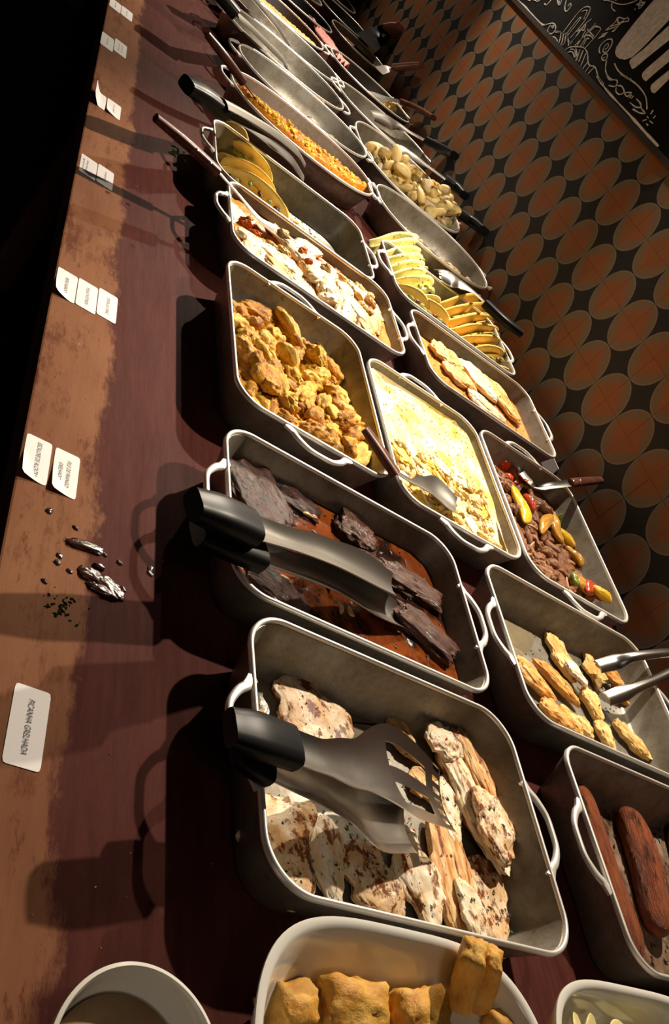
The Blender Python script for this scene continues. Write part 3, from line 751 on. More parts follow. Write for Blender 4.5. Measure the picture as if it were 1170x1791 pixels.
def pool(pan, name, pts, z, mat, label, cat, edge=.0012):
    P = [at(px, py, z) for px, py in pts]; P = [p for p in smoothline(P + [P[0]], 5)][:-1]
    for p in P:
        for _ in range(60):
            if pan.inside(p.x, p.y, .030): break
            p.x += (pan.cx - p.x) * .02; p.y += (pan.cy - p.y) * .02
    c = sum(P, Vector()) / len(P)
    V = [c + Vector((0, 0, edge))] + [c.lerp(p, .93) + Vector((0, 0, edge)) for p in P] + [Vector((p.x, p.y, z - .001)) for p in P]; n = len(P)
    F = [(0, 1 + k, 1 + (k + 1) % n) for k in range(n)] + [(1 + k, 1 + n + k, 1 + n + (k + 1) % n, 1 + (k + 1) % n) for k in range(n)]
    o = mk(name, V, F, mat); autosmooth(o, 60); return props(o, label, cat)
pool(f1, 'fish_juice', [(800, 1640), (850, 1600), (930, 1470), (952, 1560), (962, 1650), (958, 1682), (900, 1672)], .0062, M_JUICE, 'yellow oily juice pooled in the corner of the nearest fish pan', 'sauce')
pool(f1, 'fish_juice', [(447, 1110), (500, 1125), (640, 1190), (700, 1240), (600, 1300), (540, 1320), (470, 1300), (446, 1200)], .0062, food('pale_fish_broth', (0.24, 0.21, 0.15), (0.19, 0.165, 0.12), None, sc=30, rough=.12, bump=.5, bsc=90, bd=.001), 'thin greyish broth film round the lone fillet of the nearest pan', 'sauce', .0005)
flakes(f1, 900, M_HERB, 'chopped parsley sprinkled over the grilled fish', region=lambda x, y: mnoise.noise(Vector((x * 14, y * 14, 3))) > .05 and y > .66, size=.0032)
flakes(f1, 240, M_HERB, 'parsley flecks on the lone fillet and front fillets of the nearest pan', region=lambda x, y: y <= .66, size=.0028)
flakes(f1, 130, M_REDPEP, 'red pepper flakes on the grilled fish', size=.0035, name='pepper_flakes', cat='spice')

# ---- F2 beef in gravy
M_GRAVY = food('brown_gravy', (0.22, 0.052, 0.008), (0.12, 0.026, 0.006), (0.016, 0.007, 0.005), sc=8, char=(0.47, 0.56), spec=.35, rough=.10, bump=.4, bsc=60, bd=.002, chsc=.9)
f2.fill('beef_gravy', .036, M_GRAVY, 'glossy reddish brown gravy filling the beef pan', 'sauce', amp=.0022, freq=26)
M_BEEF = food('braised_beef', (0.075, 0.022, 0.010), (0.04, 0.012, 0.007), (0.012, 0.005, 0.003), sc=2.6, char=(0.50, 0.64), spec=.28, rough=.13, bump=.7, bsc=6, bd=.005)
M_BEEF2 = food('braised_beef_light', (0.115, 0.046, 0.025), (0.07, 0.025, 0.013), (0.016, 0.007, 0.004), sc=2.6, char=(0.52, 0.66), spec=.28, rough=.15, bump=.7, bsc=7, bd=.005)
def beef(p1, p2, W, H, label, seed, mat=M_BEEF, kind='slab', z=None):
    return piece(f2, kind, 'beef_steak', p1, p2, W, H, mat, label, 'meat', None, seed, z=z, zr=.035, sink=.006)
beef((408, 792), (478, 925), .105, .020, 'large dark wrinkled beef slice at the front end of the gravy pan', 0)
beef((468, 815), (560, 880), .055, .016, 'dark beef strip along the far side of the gravy pan', 1)
beef((578, 908), (652, 962), .062, .026, 'brown beef chunk rising from the gravy beyond the tong arms', 2, M_BEEF2)
beef((420, 988), (535, 1070), .055, .016, 'dark beef slice under the tongs near the front corner', 3)
beef((672, 1000), (792, 1075), .060, .024, 'coarse beef slice in front of the tong tips', 4, M_BEEF2)
beef((715, 1075), (838, 1185), .065, .026, 'thick grey brown beef slice at the wall end of the gravy pan', 1, M_BEEF2)
beef((588, 965), (690, 1010), .040, .018, 'beef slice partly hidden by the tong head', 3)
M_ONION = food('cooked_onion', (0.50, 0.33, 0.15), (0.40, 0.22, 0.08), None, sc=2, rough=.25, bump=.2)
for i, (a, b) in enumerate([((540, 975), (580, 1010)), ((560, 990), (572, 1040)), ((585, 1060), (592, 1080)), ((600, 1068), (612, 1085)), ((520, 905), (545, 915)), ((470, 1010), (500, 1030))]):
    piece(f2, 'strip', 'onion_strip', a, b, .008, .006, M_ONION, 'soft onion strip floating in the beef gravy', 'onion', 'onion strips in the gravy', i % 5, zr=.03)
f2b = None
flakes(f2, 260, M_BURNT, 'dark burnt bits clinging in the beef gravy', size=.004, name='burnt_bits', cat='crumbs')

# ---- F3 curried chicken
M_CURRY = food('curried_chicken', (0.72, 0.36, 0.035), (0.46, 0.16, 0.012), (0.15, 0.04, 0.008), sc=2.0, char=(0.54, 0.64), herbs=.10, hsc=10, rough=.3, bump=.8, bsc=5, bd=.005)
M_CURRY2 = food('curried_chicken_pale', (0.84, 0.55, 0.09), (0.62, 0.30, 0.03), (0.22, 0.07, 0.012), sc=2.0, char=(0.60, 0.72), herbs=.16, hsc=10, rough=.3, bump=.7, bsc=5, bd=.005)
M_OIL = food('yellow_curry_oil', (0.38, 0.27, 0.07), (0.30, 0.24, 0.10), None, sc=12, rough=.12, bump=.2)
pool(f3, 'curry_oil', [(405, 545), (440, 560), (480, 600), (500, 640), (460, 690), (420, 680), (408, 620)], .0065, M_OIL, 'yellow oil pooled in the bare corner of the curry pan', 'sauce', .0006)
f3.G[:] = np.maximum(f3.G, np.clip((np.linspace(f3.cx - .32, f3.cx + .32, f3.N)[:, None] - (f3.cx - .16)) * .15, 0, .022) + .005)
def reg3(x, y):
    c = at(425, 545, .01)
    return not (x < c.x + .045 and y < c.y + .05)
scatter(f3, ['lump', 'lump', 'fillet'], 'chicken_piece', 44, (.075, .050, .034), [M_CURRY, M_CURRY, M_CURRY2], 'golden curried chicken piece in the heap of the curry pan', 'chicken', 'curried chicken pieces in the curry pan', region=reg3, margin=.04, pct=50, spread=.55)
scatter(f3, ['lump', 'strip'], 'chicken_piece', 46, (.050, .026, .024), [M_CURRY, M_CURRY2, M_CURRY2], 'golden curried chicken piece in the heap of the curry pan', 'chicken', 'curried chicken pieces in the curry pan', region=reg3, margin=.045, pct=45, spread=.6)
piece(f3, 'fillet', 'chicken_piece', (425, 498), (512, 540), .040, .03, M_CURRY, 'long curried chicken strip nearest the empty corner of the curry pan', 'chicken', None, 2, zr=.05)
piece(f3, 'strip', 'chicken_piece', (488, 528), (530, 590), .026, .022, M_CURRY2, 'smooth curved chicken strip at the far edge of the curry heap', 'chicken', None, 1, zr=.06)
flakes(f3, 600, M_HERB, 'chopped parsley on the curried chicken', region=reg3, size=.0026, margin=.045)

# ---- F4 gratin fillets with tomato
M_TOMSAUCE = food('orange_tomato_sauce', (0.62, 0.20, 0.035), (0.70, 0.36, 0.10), (0.45, 0.09, 0.02), sc=14, char=(0.55, 0.7), rough=.25, bump=.5, bsc=50, bd=.003)
M_CREAM = food('melted_cream_cheese', (0.90, 0.80, 0.58), (0.84, 0.64, 0.32), (0.60, 0.20, 0.04), sc=1.3, char=(0.60, 0.72), herbs=.16, hsc=11, rough=.3, bump=.4, bsc=4, bd=.004)
M_CREAMO = food('orange_stained_cheese', (0.85, 0.58, 0.26), (0.72, 0.34, 0.09), (0.50, 0.12, 0.02), sc=1.6, char=(0.55, 0.7), herbs=.10, hsc=11, rough=.3, bump=.5, bsc=5, bd=.004)
f4.fill('tomato_cream_sauce', .052, M_TOMSAUCE, 'orange tomato cream sauce under the gratin fillets of the front row', 'sauce', amp=.005, freq=30)
gx4 = f4.cx
scatter(f4, ['curd', 'fillet'], 'gratin_fillet', 17, (.105, .068, .026), [M_CREAM, M_CREAM, M_CREAMO], 'white cheese covered fillet in the front gratin pan', 'fillet', 'cheese covered fillets in the front gratin pan', region=lambda x, y: y > .66 or x > gx4 + .01, margin=.045, pct=45, sink=.006, spread=.5, tilt=.15, jitter=.25)
scatter(f4, ['lump'], 'tomato_chunk', 22, (.030, .022, .014), [food('stewed_tomato', (0.62, 0.15, 0.03), (0.5, 0.08, 0.015), None, sc=2, rough=.25), M_CREAMO], 'stewed tomato chunk along the far side of the front gratin pan', 'tomato', 'tomato chunks in the front gratin pan', region=lambda x, y: x < gx4 + .02, margin=.04)
flakes(f4, 800, M_HERB, 'chopped parsley over the gratin fillets', size=.0026, margin=.045, lift=.002)

# ---- F5 folded tortillas
M_TORT = food('yellow_corn_tortilla', (0.90, 0.66, 0.20), (0.82, 0.54, 0.12), (0.55, 0.27, 0.05), sc=1.6, char=(0.62, 0.75), rough=.5, bump=.2)
M_LEAF = food('herb_filling', (0.20, 0.27, 0.05), (0.55, 0.52, 0.20), (0.40, 0.12, 0.04), sc=3, char=(0.55, 0.65), rough=.5, bump=.8)
def taco(pan, p1, p2, H, label, seed, zr=.03, mat=M_TORT, lean=0.5, fill=True, grp=None, thick=.055, zb=.014):
    a = at(*p1, zr); b = at(*p2, zr); c = (a + b) / 2; L = (b - a).length; ang = math.atan2(b.y - a.y, b.x - a.x)
    r = thing('folded_tortilla', (c.x, c.y, zb), label, 'tortilla', grp)
    o = D.objects.new('flatbread', inst('taco', seed, mat)); place(o, Vector((c.x, c.y, zb)), r)
    o.scale = (L / 2, thick, H); o.rotation_euler = (lean, 0, ang)
    if fill:
        Mr = Matrix.Translation(Vector((c.x, c.y, zb))) @ o.rotation_euler.to_matrix().to_4x4()
        for k in range(9):
            t_ = (k + .5) / 9 * math.pi; q = Mr @ Vector((math.cos(t_) * L / 2 * .88, random.uniform(-.004, .004), math.sin(t_) * H * .84))
            item(random.choice(['lump', 'strip']), 'filling', q, (.020, .011, .009), random.uniform(0, 6), random.choice([M_LEAF, M_CHIVE, M_LEAF, M_BURNT]), None, None, seed=random.randrange(5), parent=r)
    return r
taco(f5, (392, 255), (470, 325), .070, 'largest folded tortilla facing the tongs, beside the front rim', 0, lean=.75)
taco(f5, (388, 285), (480, 365), .066, 'folded tortilla second from the rim, stuffed with herbs', 1, lean=.6)
taco(f5, (385, 300), (500, 392), .060, 'folded tortilla lying closest to the gratin pan', 2, lean=.55)
taco(f5, (378, 222), (430, 262), .052, 'small folded tortilla at the front corner beside the pan handle', 3, lean=.6)
r5 = lambda x, y: y < .80 and x > f5.cx - .12
scatter(f5, ['lump', 'strip'], 'salad_bit', 26, (.024, .014, .010), [M_LEAF, M_LEAF, food('yellow_pepper_bit', (0.75, 0.45, 0.05), (0.7, 0.35, 0.04), None, rough=.3), food('red_pepper_bit', (0.5, 0.06, 0.02), (0.4, 0.04, 0.01), None, rough=.3)], 'chopped vegetable bit fallen beside the folded tortillas', 'vegetable', 'vegetable bits in the tortilla pan', region=lambda x, y: .66 < y < .80, margin=.045)
flakes(f5, 500, M_CHIVE, 'chopped chives strewn beside the folded tortillas', region=lambda x, y: .62 < y < .93 and x > f5.cx - .06 + abs(y - .76) * .3, size=.006, margin=.035, name='chives')
flakes(f5, 300, M_HERB, 'dark parsley strewn beside the folded tortillas', region=lambda x, y: .6 < y < .86, size=.005, margin=.035)

# ---- B1 sausages
M_SAUS = food('browned_sausage', (0.30, 0.085, 0.028), (0.17, 0.042, 0.015), (0.04, 0.012, 0.006), sc=2.2, char=(0.52, 0.64), rough=.18, bump=.8, bsc=12, bd=.004)
def sausage(p1, p2, W, label, seed, zr=.03):
    return piece(b1, 'sausage', 'sausage', p1, p2, W, W * .9, M_SAUS, label, 'sausage', None, seed, zr=zr)
sausage((1008, 1368), (1115, 1680), .050, 'long dark sausage beside the handle of the sausage pan', 1)
sausage((1100, 1415), (1165, 1640), .055, 'thick reddish sausage second from the handle', 0)
sausage((1170, 1400), (1255, 1640), .050, 'sausage farthest from the handle, at the picture edge', 1)
M_CRUSTB = food('brown_pan_drippings', (0.16, 0.085, 0.05), (0.30, 0.21, 0.15), (0.04, 0.016, 0.01), sc=14, char=(0.5, 0.62), rough=.3, bump=.9, bsc=50, bd=.002)
b1.fill('sausage_drippings', .0085, M_CRUSTB, 'brown crusty drippings under the sausages', 'sauce', amp=.0012, freq=50)
flakes(b1, 500, M_BURNT, 'dark crumbs stuck round the sausages', size=.005, name='burnt_bits', cat='crumbs')

# ---- B2 chicken pieces
M_CHK = food('grilled_chicken', (0.90, 0.64, 0.28), (0.74, 0.38, 0.09), (0.24, 0.07, 0.02), sc=1.3, char=(0.60, 0.68), herbs=.12, hsc=10, rough=.3, bump=.5, bsc=5, bd=.004)
M_CHKD = food('glazed_chicken', (0.62, 0.24, 0.045), (0.80, 0.48, 0.17), (0.18, 0.04, 0.012), sc=1.5, char=(0.55, 0.7), herbs=.06, hsc=10, rough=.22, bump=.5, bsc=5, bd=.004)
def chk(p1, p2, W, H, label, seed, mat=M_CHK, kind='fillet'):
    return piece(b2, kind, 'chicken_fillet', p1, p2, W, H, mat, label, 'chicken', None, seed, zr=.02)
chk((952, 1065), (992, 1158), .060, .022, 'large chicken fillet with parsley in the open middle of its pan', 0)
chk((1010, 1080), (1032, 1152), .042, .020, 'oval chicken fillet lying right of the large parsley one', 1)
chk((985, 1160), (1022, 1202), .034, .018, 'small pale chicken fillet flecked with herbs in the middle of its pan', 3, M_FISH_W)
chk((938, 1152), (1016, 1230), .030, .024, 'glazed chicken strip second from the near side rim', 2, M_CHKD)
chk((905, 1150), (975, 1226), .042, .024, 'glazed chicken strip leaning on the front rim of its pan', 4, M_CHKD)
chk((950, 1222), (1010, 1282), .044, .026, 'plump glazed chicken piece at the near rim, end of the leaning row', 0, M_CHKD)
chk((984, 1232), (1020, 1288), .028, .024, 'chicken slice standing next to the plump glazed piece', 1)
chk((1012, 1250), (1040, 1292), .028, .022, 'short chicken slice with a white cut side at the near rim', 2)
chk((1022, 1200), (1055, 1262), .048, .026, 'parsley crusted chicken piece below the tong tips', 3)
chk((1048, 1255), (1078, 1318), .034, .024, 'smooth upright chicken slice below the crusted piece', 4)
chk((1078, 1258), (1140, 1330), .038, .024, 'browned chicken slice reaching the picture edge', 0)
chk((1024, 1160), (1075, 1190), .044, .020, 'chicken piece gripped at the tong tips', 1)
chk((1065, 1168), (1118, 1215), .042, .020, 'browned chicken piece between the two tong prongs', 2, M_CHKD)
chk((1118, 1215), (1165, 1270), .040, .022, 'chicken piece in the wall side corner under the tongs', 3, M_CHKD)
flakes(b2, 260, M_HERB, 'parsley flecks on the grilled chicken', size=.003)
pool(b2, 'chicken_juice', [(870, 1040), (900, 1050), (935, 1120), (900, 1150), (880, 1110)], .0062, food('golden_fat', (0.28, 0.22, 0.12), (0.22, 0.19, 0.13), None, sc=30, rough=.15), 'thin golden fat film in the empty corner of the chicken pan', 'sauce', .0004)

# ---- B3 beef strips with peppers
M_BROTH = food('brown_broth', (0.34, 0.13, 0.035), (0.22, 0.08, 0.022), None, sc=12, rough=.10, bump=.3, bsc=40)
M_STRIP = food('fried_beef_strip', (0.30, 0.135, 0.06), (0.17, 0.065, 0.028), (0.05, 0.02, 0.01), sc=2, char=(0.55, 0.7), rough=.25, bump=.7)
M_YPEP = plain('yellow_pepper_skin', (0.80, 0.46, 0.03), 0.22, var=.25, bsc=6)
M_OPEP = plain('amber_pepper_skin', (0.55, 0.27, 0.04), 0.22, var=.4, bsc=6)
M_GPEP = plain('green_pepper_skin', (0.20, 0.24, 0.03), 0.22, var=.3, bsc=6)
M_RPEP = plain('red_pepper_skin', (0.48, 0.06, 0.02), 0.22, var=.3, bsc=6)
M_TOM = plain('tomato_skin', (0.62, 0.06, 0.015), 0.16, var=.2, bsc=4)
b3.fill('beef_broth', .028, M_BROTH, 'thin brown broth in the pan of beef and peppers', 'sauce', amp=.0015, freq=20)
r3 = lambda x, y: y < b3.cy + .085 - .10 * max(0, (x - b3.cx)) or x > b3.cx + .1
scatter(b3, ['strip', 'lump'], 'beef_strip', 110, (.046, .021, .016), [M_STRIP], 'fried beef strip in the pan with peppers', 'meat', 'beef strips among the peppers', region=lambda x, y: y > b3.cy - .11 and x > b3.cx - .15 and r3(x, y), margin=.04, spread=.4)
scatter(b3, ['strip'], 'onion_strip', 34, (.044, .010, .008), [food('browned_onion', (0.42, 0.22, 0.11), (0.30, 0.14, 0.07), None, sc=2, rough=.22, bump=.2)], 'browned onion strip among the beef and peppers', 'onion', 'onion strips among the beef and peppers', region=lambda x, y: x > b3.cx - .14 and r3(x, y), margin=.04)
def pep(p1, p2, W, mat, label, seed, zr=.035):
    return piece(b3, 'strip', 'pepper_strip', p1, p2, W * 1.35, .020, mat, label, 'pepper', None, seed, zr=zr)
pep((895, 858), (912, 925), .028, M_YPEP, 'bright yellow pepper strip beside the front rim of the beef pan', 0)
pep((972, 925), (1020, 968), .026, M_YPEP, 'long yellow pepper strip in the middle of the beef pan', 1)
pep((958, 905), (975, 955), .022, M_OPEP, 'amber pepper strip left of the long yellow one', 3)
pep((935, 935), (965, 905), .020, M_OPEP, 'amber pepper strip crossing the onions', 2)
pep((1010, 965), (1035, 1005), .024, M_OPEP, 'amber pepper strip below the long yellow one', 0)
pep((1000, 1020), (1028, 1042), .030, M_OPEP, 'broad amber pepper piece near the lower handle', 4)
pep((1012, 1035), (1045, 1048), .028, M_RPEP, 'orange red pepper piece near the lower handle', 2)
pep((1030, 1045), (1062, 1075), .020, M_YPEP, 'yellow pepper tip against the near rim', 1)
pep((990, 1010), (1008, 1030), .022, M_GPEP, 'green pepper piece beside the broth', 3)
pep((970, 940), (978, 900), .012, M_GPEP, 'narrow green pepper strip next to the long yellow one', 4)
pep((912, 868), (926, 900), .016, M_RPEP, 'red pepper strip beside the bright yellow one', 1)
pep((895, 845), (925, 852), .014, M_RPEP, 'red pepper strip under the spoon', 0)
for k, (q, r_, lb) in enumerate([((878, 812), .044, 'round cherry tomato half beside the spoon bowl'), ((868, 800), .036, 'cherry tomato behind the larger one by the spoon'), ((888, 838), .030, 'small cherry tomato below the spoon bowl'), ((1062, 1050), .030, 'dark red tomato piece near the lower handle')]):
    p = at(*q, .03); item('ball', 'cherry_tomato', (p.x, p.y, .030), (r_, r_, r_ * .9), 0, M_TOM, lb, 'tomato', seed=k)
pool(b3, 'wine_onion', [(858, 770), (870, 768), (888, 790), (880, 798), (862, 792)], .022, M_STRIP, 'dark shredded beef clump at the far end of the pepper pan', 'meat', .006)
flakes(b3, 260, M_BURNT, 'dark crumbs on the rim side of the pepper pan', size=.004, name='burnt_bits', cat='crumbs')

# ---- B4 cheese gratin
M_GRAT = food('yellow_melted_gratin', (0.92, 0.60, 0.08), (0.93, 0.80, 0.44), (0.74, 0.36, 0.06), sc=10, char=(0.56, 0.64), herbs=.16, hsc=95, rough=.3, bump=.9, bsc=60, bd=.004, herbcol=(.16, .11, .02), chsc=1.4)
b4.fill('cheese_gratin', .060, M_GRAT, 'melted yellow cheese gratin filling its pan to the rim, front end scooped', 'gratin', amp=.007, freq=34, nr=60, ns=160, extra=lambda p: -.016 * max(0, min(1, (p.x - b4.cx - .02) / .12)) + .002 * mnoise.noise(Vector((p.x * 120, p.y * 120, 0))), edge=0)
M_SHRED = food('shredded_chicken_filling', (0.82, 0.62, 0.30), (0.72, 0.44, 0.14), (0.35, 0.13, 0.03), sc=1.5, char=(0.6, 0.7), herbs=.1, rough=.35, bump=.6)
scatter(b4, ['lump', 'strip'], 'shredded_chicken', 120, (.026, .011, .009), [M_SHRED, M_SHRED, M_CREAM], 'shred of chicken in the scooped end of the yellow gratin', 'chicken', 'chicken shreds in the yellow gratin', region=lambda x, y: x > b4.cx + .02, margin=.03, spread=.3, pct=40)
scatter(b4, ['curd'], 'cheese_patch', 16, (.050, .030, .010), [M_CREAM, food('yellow_cheese', (0.92, 0.62, 0.09), (0.85, 0.48, 0.06), None, sc=2, rough=.25)], 'soft patch of melted cheese on the yellow gratin', 'cheese', 'cheese patches on the yellow gratin', region=lambda x, y: x > b4.cx - .02, margin=.035, pct=30, sink=.004, tilt=.05)
flakes(b4, 450, M_BURNT, 'browned flecks on the yellow gratin', size=.0026, margin=.03, lift=.003, name='browned_flecks', cat='crumbs')

# ---- B5 fish in tomato sauce
b5.fill('tomato_fish_sauce', .036, M_TOMSAUCE, 'orange tomato sauce in the back row fish pan', 'sauce', amp=.003, freq=26)
def f5f(p1, p2, W, H, label, seed, mat=M_CREAMO):
    return piece(b5, 'fillet', 'sauced_fillet', p1, p2, W, H, mat, label, 'fillet', None, seed, zr=.035, sink=.004)
f5f((745, 592), (800, 645), .088, .028, 'sauced fillet at the front end of the tomato pan', 0)
f5f((770, 640), (828, 690), .075, .026, 'sauced fillet along the near side of the tomato pan', 1)
f5f((795, 628), (862, 700), .085, .028, 'creamy white topped fillet in the middle of the tomato pan', 2, M_CREAM)
f5f((838, 660), (905, 745), .090, .028, 'sauced fillet at the wall end of the tomato pan', 3, M_CREAMO)
f5f((815, 690), (880, 742), .055, .024, 'small fillet at the near wall side of the tomato pan', 4, M_CREAM)
flakes(b5, 300, M_HERB, 'parsley on the tomato sauce fillets', size=.0028, lift=.002)

# ---- B6 overlapping stuffed tortillas
M_PANC = food('pale_green_pancake', (0.88, 0.82, 0.40), (0.74, 0.68, 0.26), (0.42, 0.32, 0.08), sc=1.8, char=(0.6, 0.72), herbs=.25, hsc=8, rough=.45, bump=.3)
def rnd(p, w_, l_, ang, mat, label, seed, z, tilt, grp=None):
    c = at(*p, z); return item('round', 'folded_pancake', (c.x, c.y, z), (l_, w_, .008), ang, mat, label, 'pancake', grp, seed, tilt)
names6 = ['topmost', 'second', 'third', 'fourth', 'fifth', 'sixth', 'lowest']
for k, (a, b) in enumerate([((664, 424), (728, 426)), ((668, 436), (734, 438)), ((672, 449), (740, 452)), ((677, 461), (743, 464)), ((683, 474), (746, 476)), ((688, 487), (750, 490)), ((697, 497), (762, 508))]):
    taco(b6, a, b, .066, '%s of the seven pale green stuffed tortillas overlapping at the front end' % names6[k], k % 5, zr=.05, mat=M_PANC, lean=.35, thick=.068, zb=.016)
taco(b6, (694, 500), (756, 548), .052, 'long yellow tortilla lying along the near side of its pan', 1, zr=.05, lean=.35, thick=.068, zb=.016)
taco(b6, (722, 520), (790, 566), .050, 'second long yellow tortilla against the near rim', 2, zr=.05, lean=.6, thick=.068, zb=.016)
n6 = ['first', 'second', 'third', 'fourth', 'fifth', 'last']
for k, (a, b) in enumerate([((778, 535), (845, 530)), ((784, 549), (858, 546)), ((791, 566), (868, 567)), ((799, 581), (877, 589)), ((808, 598), (884, 614)), ((824, 616), (888, 636))]):
    taco(b6, a, b, .064, '%s of the six yellow folded tortillas at the wall end, counted from the serving spoon' % n6[k], (k + 2) % 5, zr=.05, lean=.35, thick=.068, zb=.016)
flakes(b6, 900, M_HERB, 'herbs scattered over the stuffed tortillas', size=.004, lift=.035, margin=.035, region=lambda x, y: mnoise.noise(Vector((x * 20, y * 20, 5))) > 0)

# ---- F6 toasted cassava flour (heap along the near side)
M_FAROFA = food('toasted_cassava_flour', (0.80, 0.30, 0.012), (0.60, 0.17, 0.008), (0.92, 0.55, 0.03), sc=34, char=(0.58, 0.66), rough=.5, bump=1.0, bsc=160, bd=.004, chsc=.5)
def heap(pan, side, height, off=.75):
    def ex(p):
        u, v = pan.ij(p.x, p.y)
        return height * max(0, min(1, (u * side / pan.hx + off) / 1.25)) + .006 * mnoise.fractal(Vector((p.x * 90, p.y * 90, 0)), 1, 2, 3) * (1 if u * side > -.5 * pan.hx else 0)
    return ex
f6.fill('farofa', .018, M_FAROFA, 'orange toasted cassava flour heaped in the oval pan', 'farofa', amp=.002, freq=120, nr=60, ns=160, extra=heap(f6, 1, .066, 1.0))
scatter(f6, ['lump'], 'scrambled_egg', 60, (.016, .012, .009), [food('yellow_scrambled_egg', (0.93, 0.70, 0.10), (0.9, 0.6, 0.06), None, sc=2, rough=.4)], 'yellow scrambled egg bit on the toasted flour', 'egg', 'egg bits on the toasted flour', region=lambda x, y: x > f6.cx + .05, margin=.03, spread=.3)
# ---- F7 dumplings
M_DUMP = food('white_dumpling', (0.85, 0.78, 0.62), (0.78, 0.66, 0.45), (0.6, 0.4, 0.2), sc=1.4, char=(0.65, 0.75), rough=.35, bump=.2)
for k, (a, b) in enumerate([((535, 205), (560, 225)), ((582, 240), (600, 258)), ((600, 245), (620, 270)), ((615, 252), (630, 272)), ((624, 258), (640, 275))]):
    piece(f7, 'egg', 'dumpling', a, b, .045, .03, M_DUMP, ['white dumpling alone near the middle of its oval pan', 'white dumpling first of the four at the wall end', 'white dumpling second of the four at the wall end', 'white dumpling third of the four at the wall end', 'white dumpling against the very tip of the oval pan'][k], 'dumpling', None, k, zr=.02)
item('lump', 'fried_scrap', at(560, 180, .07), (.05, .03, .02), .5, M_CHKD, 'fried scrap caught on the rim between two empty oval pans', 'scrap', seed=1)
item('lump', 'fried_scrap', at(585, 182, .03), (.04, .02, .02), .5, M_CHKD, 'fried scrap at the wall end tip of the pan with the tongs', 'scrap', seed=2)
M_RICE = food('orange_rice', (0.75, 0.42, 0.12), (0.62, 0.22, 0.05), (0.4, 0.08, 0.03), sc=40, char=(0.6, 0.7), rough=.45, bump=1, bsc=220, bd=.003)
f10.fill('orange_rice', .010, M_RICE, 'orange rice along the near side of the black oval pan', 'rice', amp=.002, freq=100, nr=40, extra=heap(f10, 1, .064, .9))
f11.fill('dark_stew', .03, M_GRAVY, 'dark stew in the far black oval pan', 'stew')
f12.fill('beige_puree', .045, food('beige_puree', (0.5, 0.36, 0.18), (0.42, 0.28, 0.12), None, sc=12, rough=.4), 'beige puree in the far oval pan', 'puree')
b11.fill('bean_stew', .05, food('brown_beans', (0.30, 0.15, 0.06), (0.22, 0.09, 0.03), None, sc=20, rough=.35, bump=.8, bsc=80), 'brown bean stew in the far oval dish', 'stew')
f13.fill('dark_beans', .04, M_GRAVY, 'dark beans in the farthest front pan', 'stew')
scatter(b12, ['lump'], 'leafy_bit', 40, (.04, .02, .012), [M_LEAF, M_GRAVY], 'dark leafy bit in the far black dish', 'vegetable', 'leafy bits in the far black dish')
scatter(b13, ['lump'], 'dark_leaf', 40, (.04, .02, .012), [M_LEAF, M_GRAVY], 'dark leafy bit in the farthest black dish', 'vegetable', 'leafy bits in the farthest black dish')
# ---- B7 left over farofa
M_FAR2 = food('pale_farofa', (0.85, 0.58, 0.20), (0.75, 0.42, 0.12), (0.45, 0.12, 0.03), sc=1.6, char=(0.62, 0.72), rough=.45, bump=.8)
b7.fill('farofa_bed', .012, M_FAR2, 'bed of pale farofa along the near side of its oval pan', 'farofa', amp=.002, freq=90, nr=40, extra=lambda p: -.010 if p.x < b7.cx - .01 else .052 * min(1, (p.x - b7.cx + .01) / .10) + .006 * mnoise.noise(Vector((p.x * 60, p.y * 60, 0))) - .01)
scatter(b7, ['lump'], 'farofa_clump', 90, (.026, .018, .014), [M_FAR2, M_CREAM], 'clump of pale farofa left along the near side of its oval pan', 'farofa', 'farofa clumps in the oval pan', region=lambda x, y: x > b7.cx + .03, margin=.03, spread=.3)
# ---- B8 pasta shells
M_PASTA = food('herbed_pasta', (0.95, 0.80, 0.42), (0.88, 0.66, 0.24), (0.50, 0.26, 0.06), sc=1.5, char=(0.62, 0.75), herbs=.2, hsc=6, rough=.35, bump=.3, herbcol=(.2, .2, .04))
b8.fill('pasta_bed', .012, M_PASTA, 'layer of pasta under the shells in the wide pan', 'pasta', amp=.003, freq=60, nr=40, extra=lambda p: -.012 if p.x < b8.cx - .03 else .048 * min(1, (p.x - b8.cx + .03) / .12) - .008)
scatter(b8, ['shell'], 'pasta_shell', 150, (.058, .040, .032), [M_PASTA, M_PASTA, M_CREAM], 'herbed pasta shell in the heap of the wide pan', 'pasta', 'pasta shells in the wide pan', region=lambda x, y: x > b8.cx + .02 + .10 * (1.33 - y) and True, margin=.045, pct=50, spread=.35, tilt=.9, sink=0)
scatter(b8, ['lump'], 'shrimp_bit', 6, (.045, .02, .018), [M_CHKD], 'orange scrap at the bare end of the pasta pan', 'scrap', 'orange scraps in the pasta pan', region=lambda x, y: x < b8.cx + .02 and y < 1.25, margin=.05)
# ---- B10 potato chunks
M_POT = food('roast_potato', (0.85, 0.66, 0.28), (0.75, 0.48, 0.14), (0.45, 0.16, 0.04), sc=1.3, char=(0.6, 0.7), rough=.35, bump=.3)
for k, (a, b) in enumerate([((655, 172), (672, 186)), ((668, 180), (682, 196)), ((680, 188), (692, 206)), ((690, 186), (702, 208)), ((698, 200), (716, 214)), ((672, 170), (686, 182))]):
    piece(b10, 'lump', 'potato_chunk', a, b, .06, .05, M_POT, 'roast potato chunk by the wooden handled spoon in the black oval pan', 'potato', 'potato chunks in the black oval pan', k % 5, zr=.04)
scatter(b10, ['lump'], 'meat_scrap', 10, (.03, .02, .015), [M_CHKD], 'brown meat scrap on the black pan floor', 'scrap', 'meat scraps in the black oval pan', margin=.06)

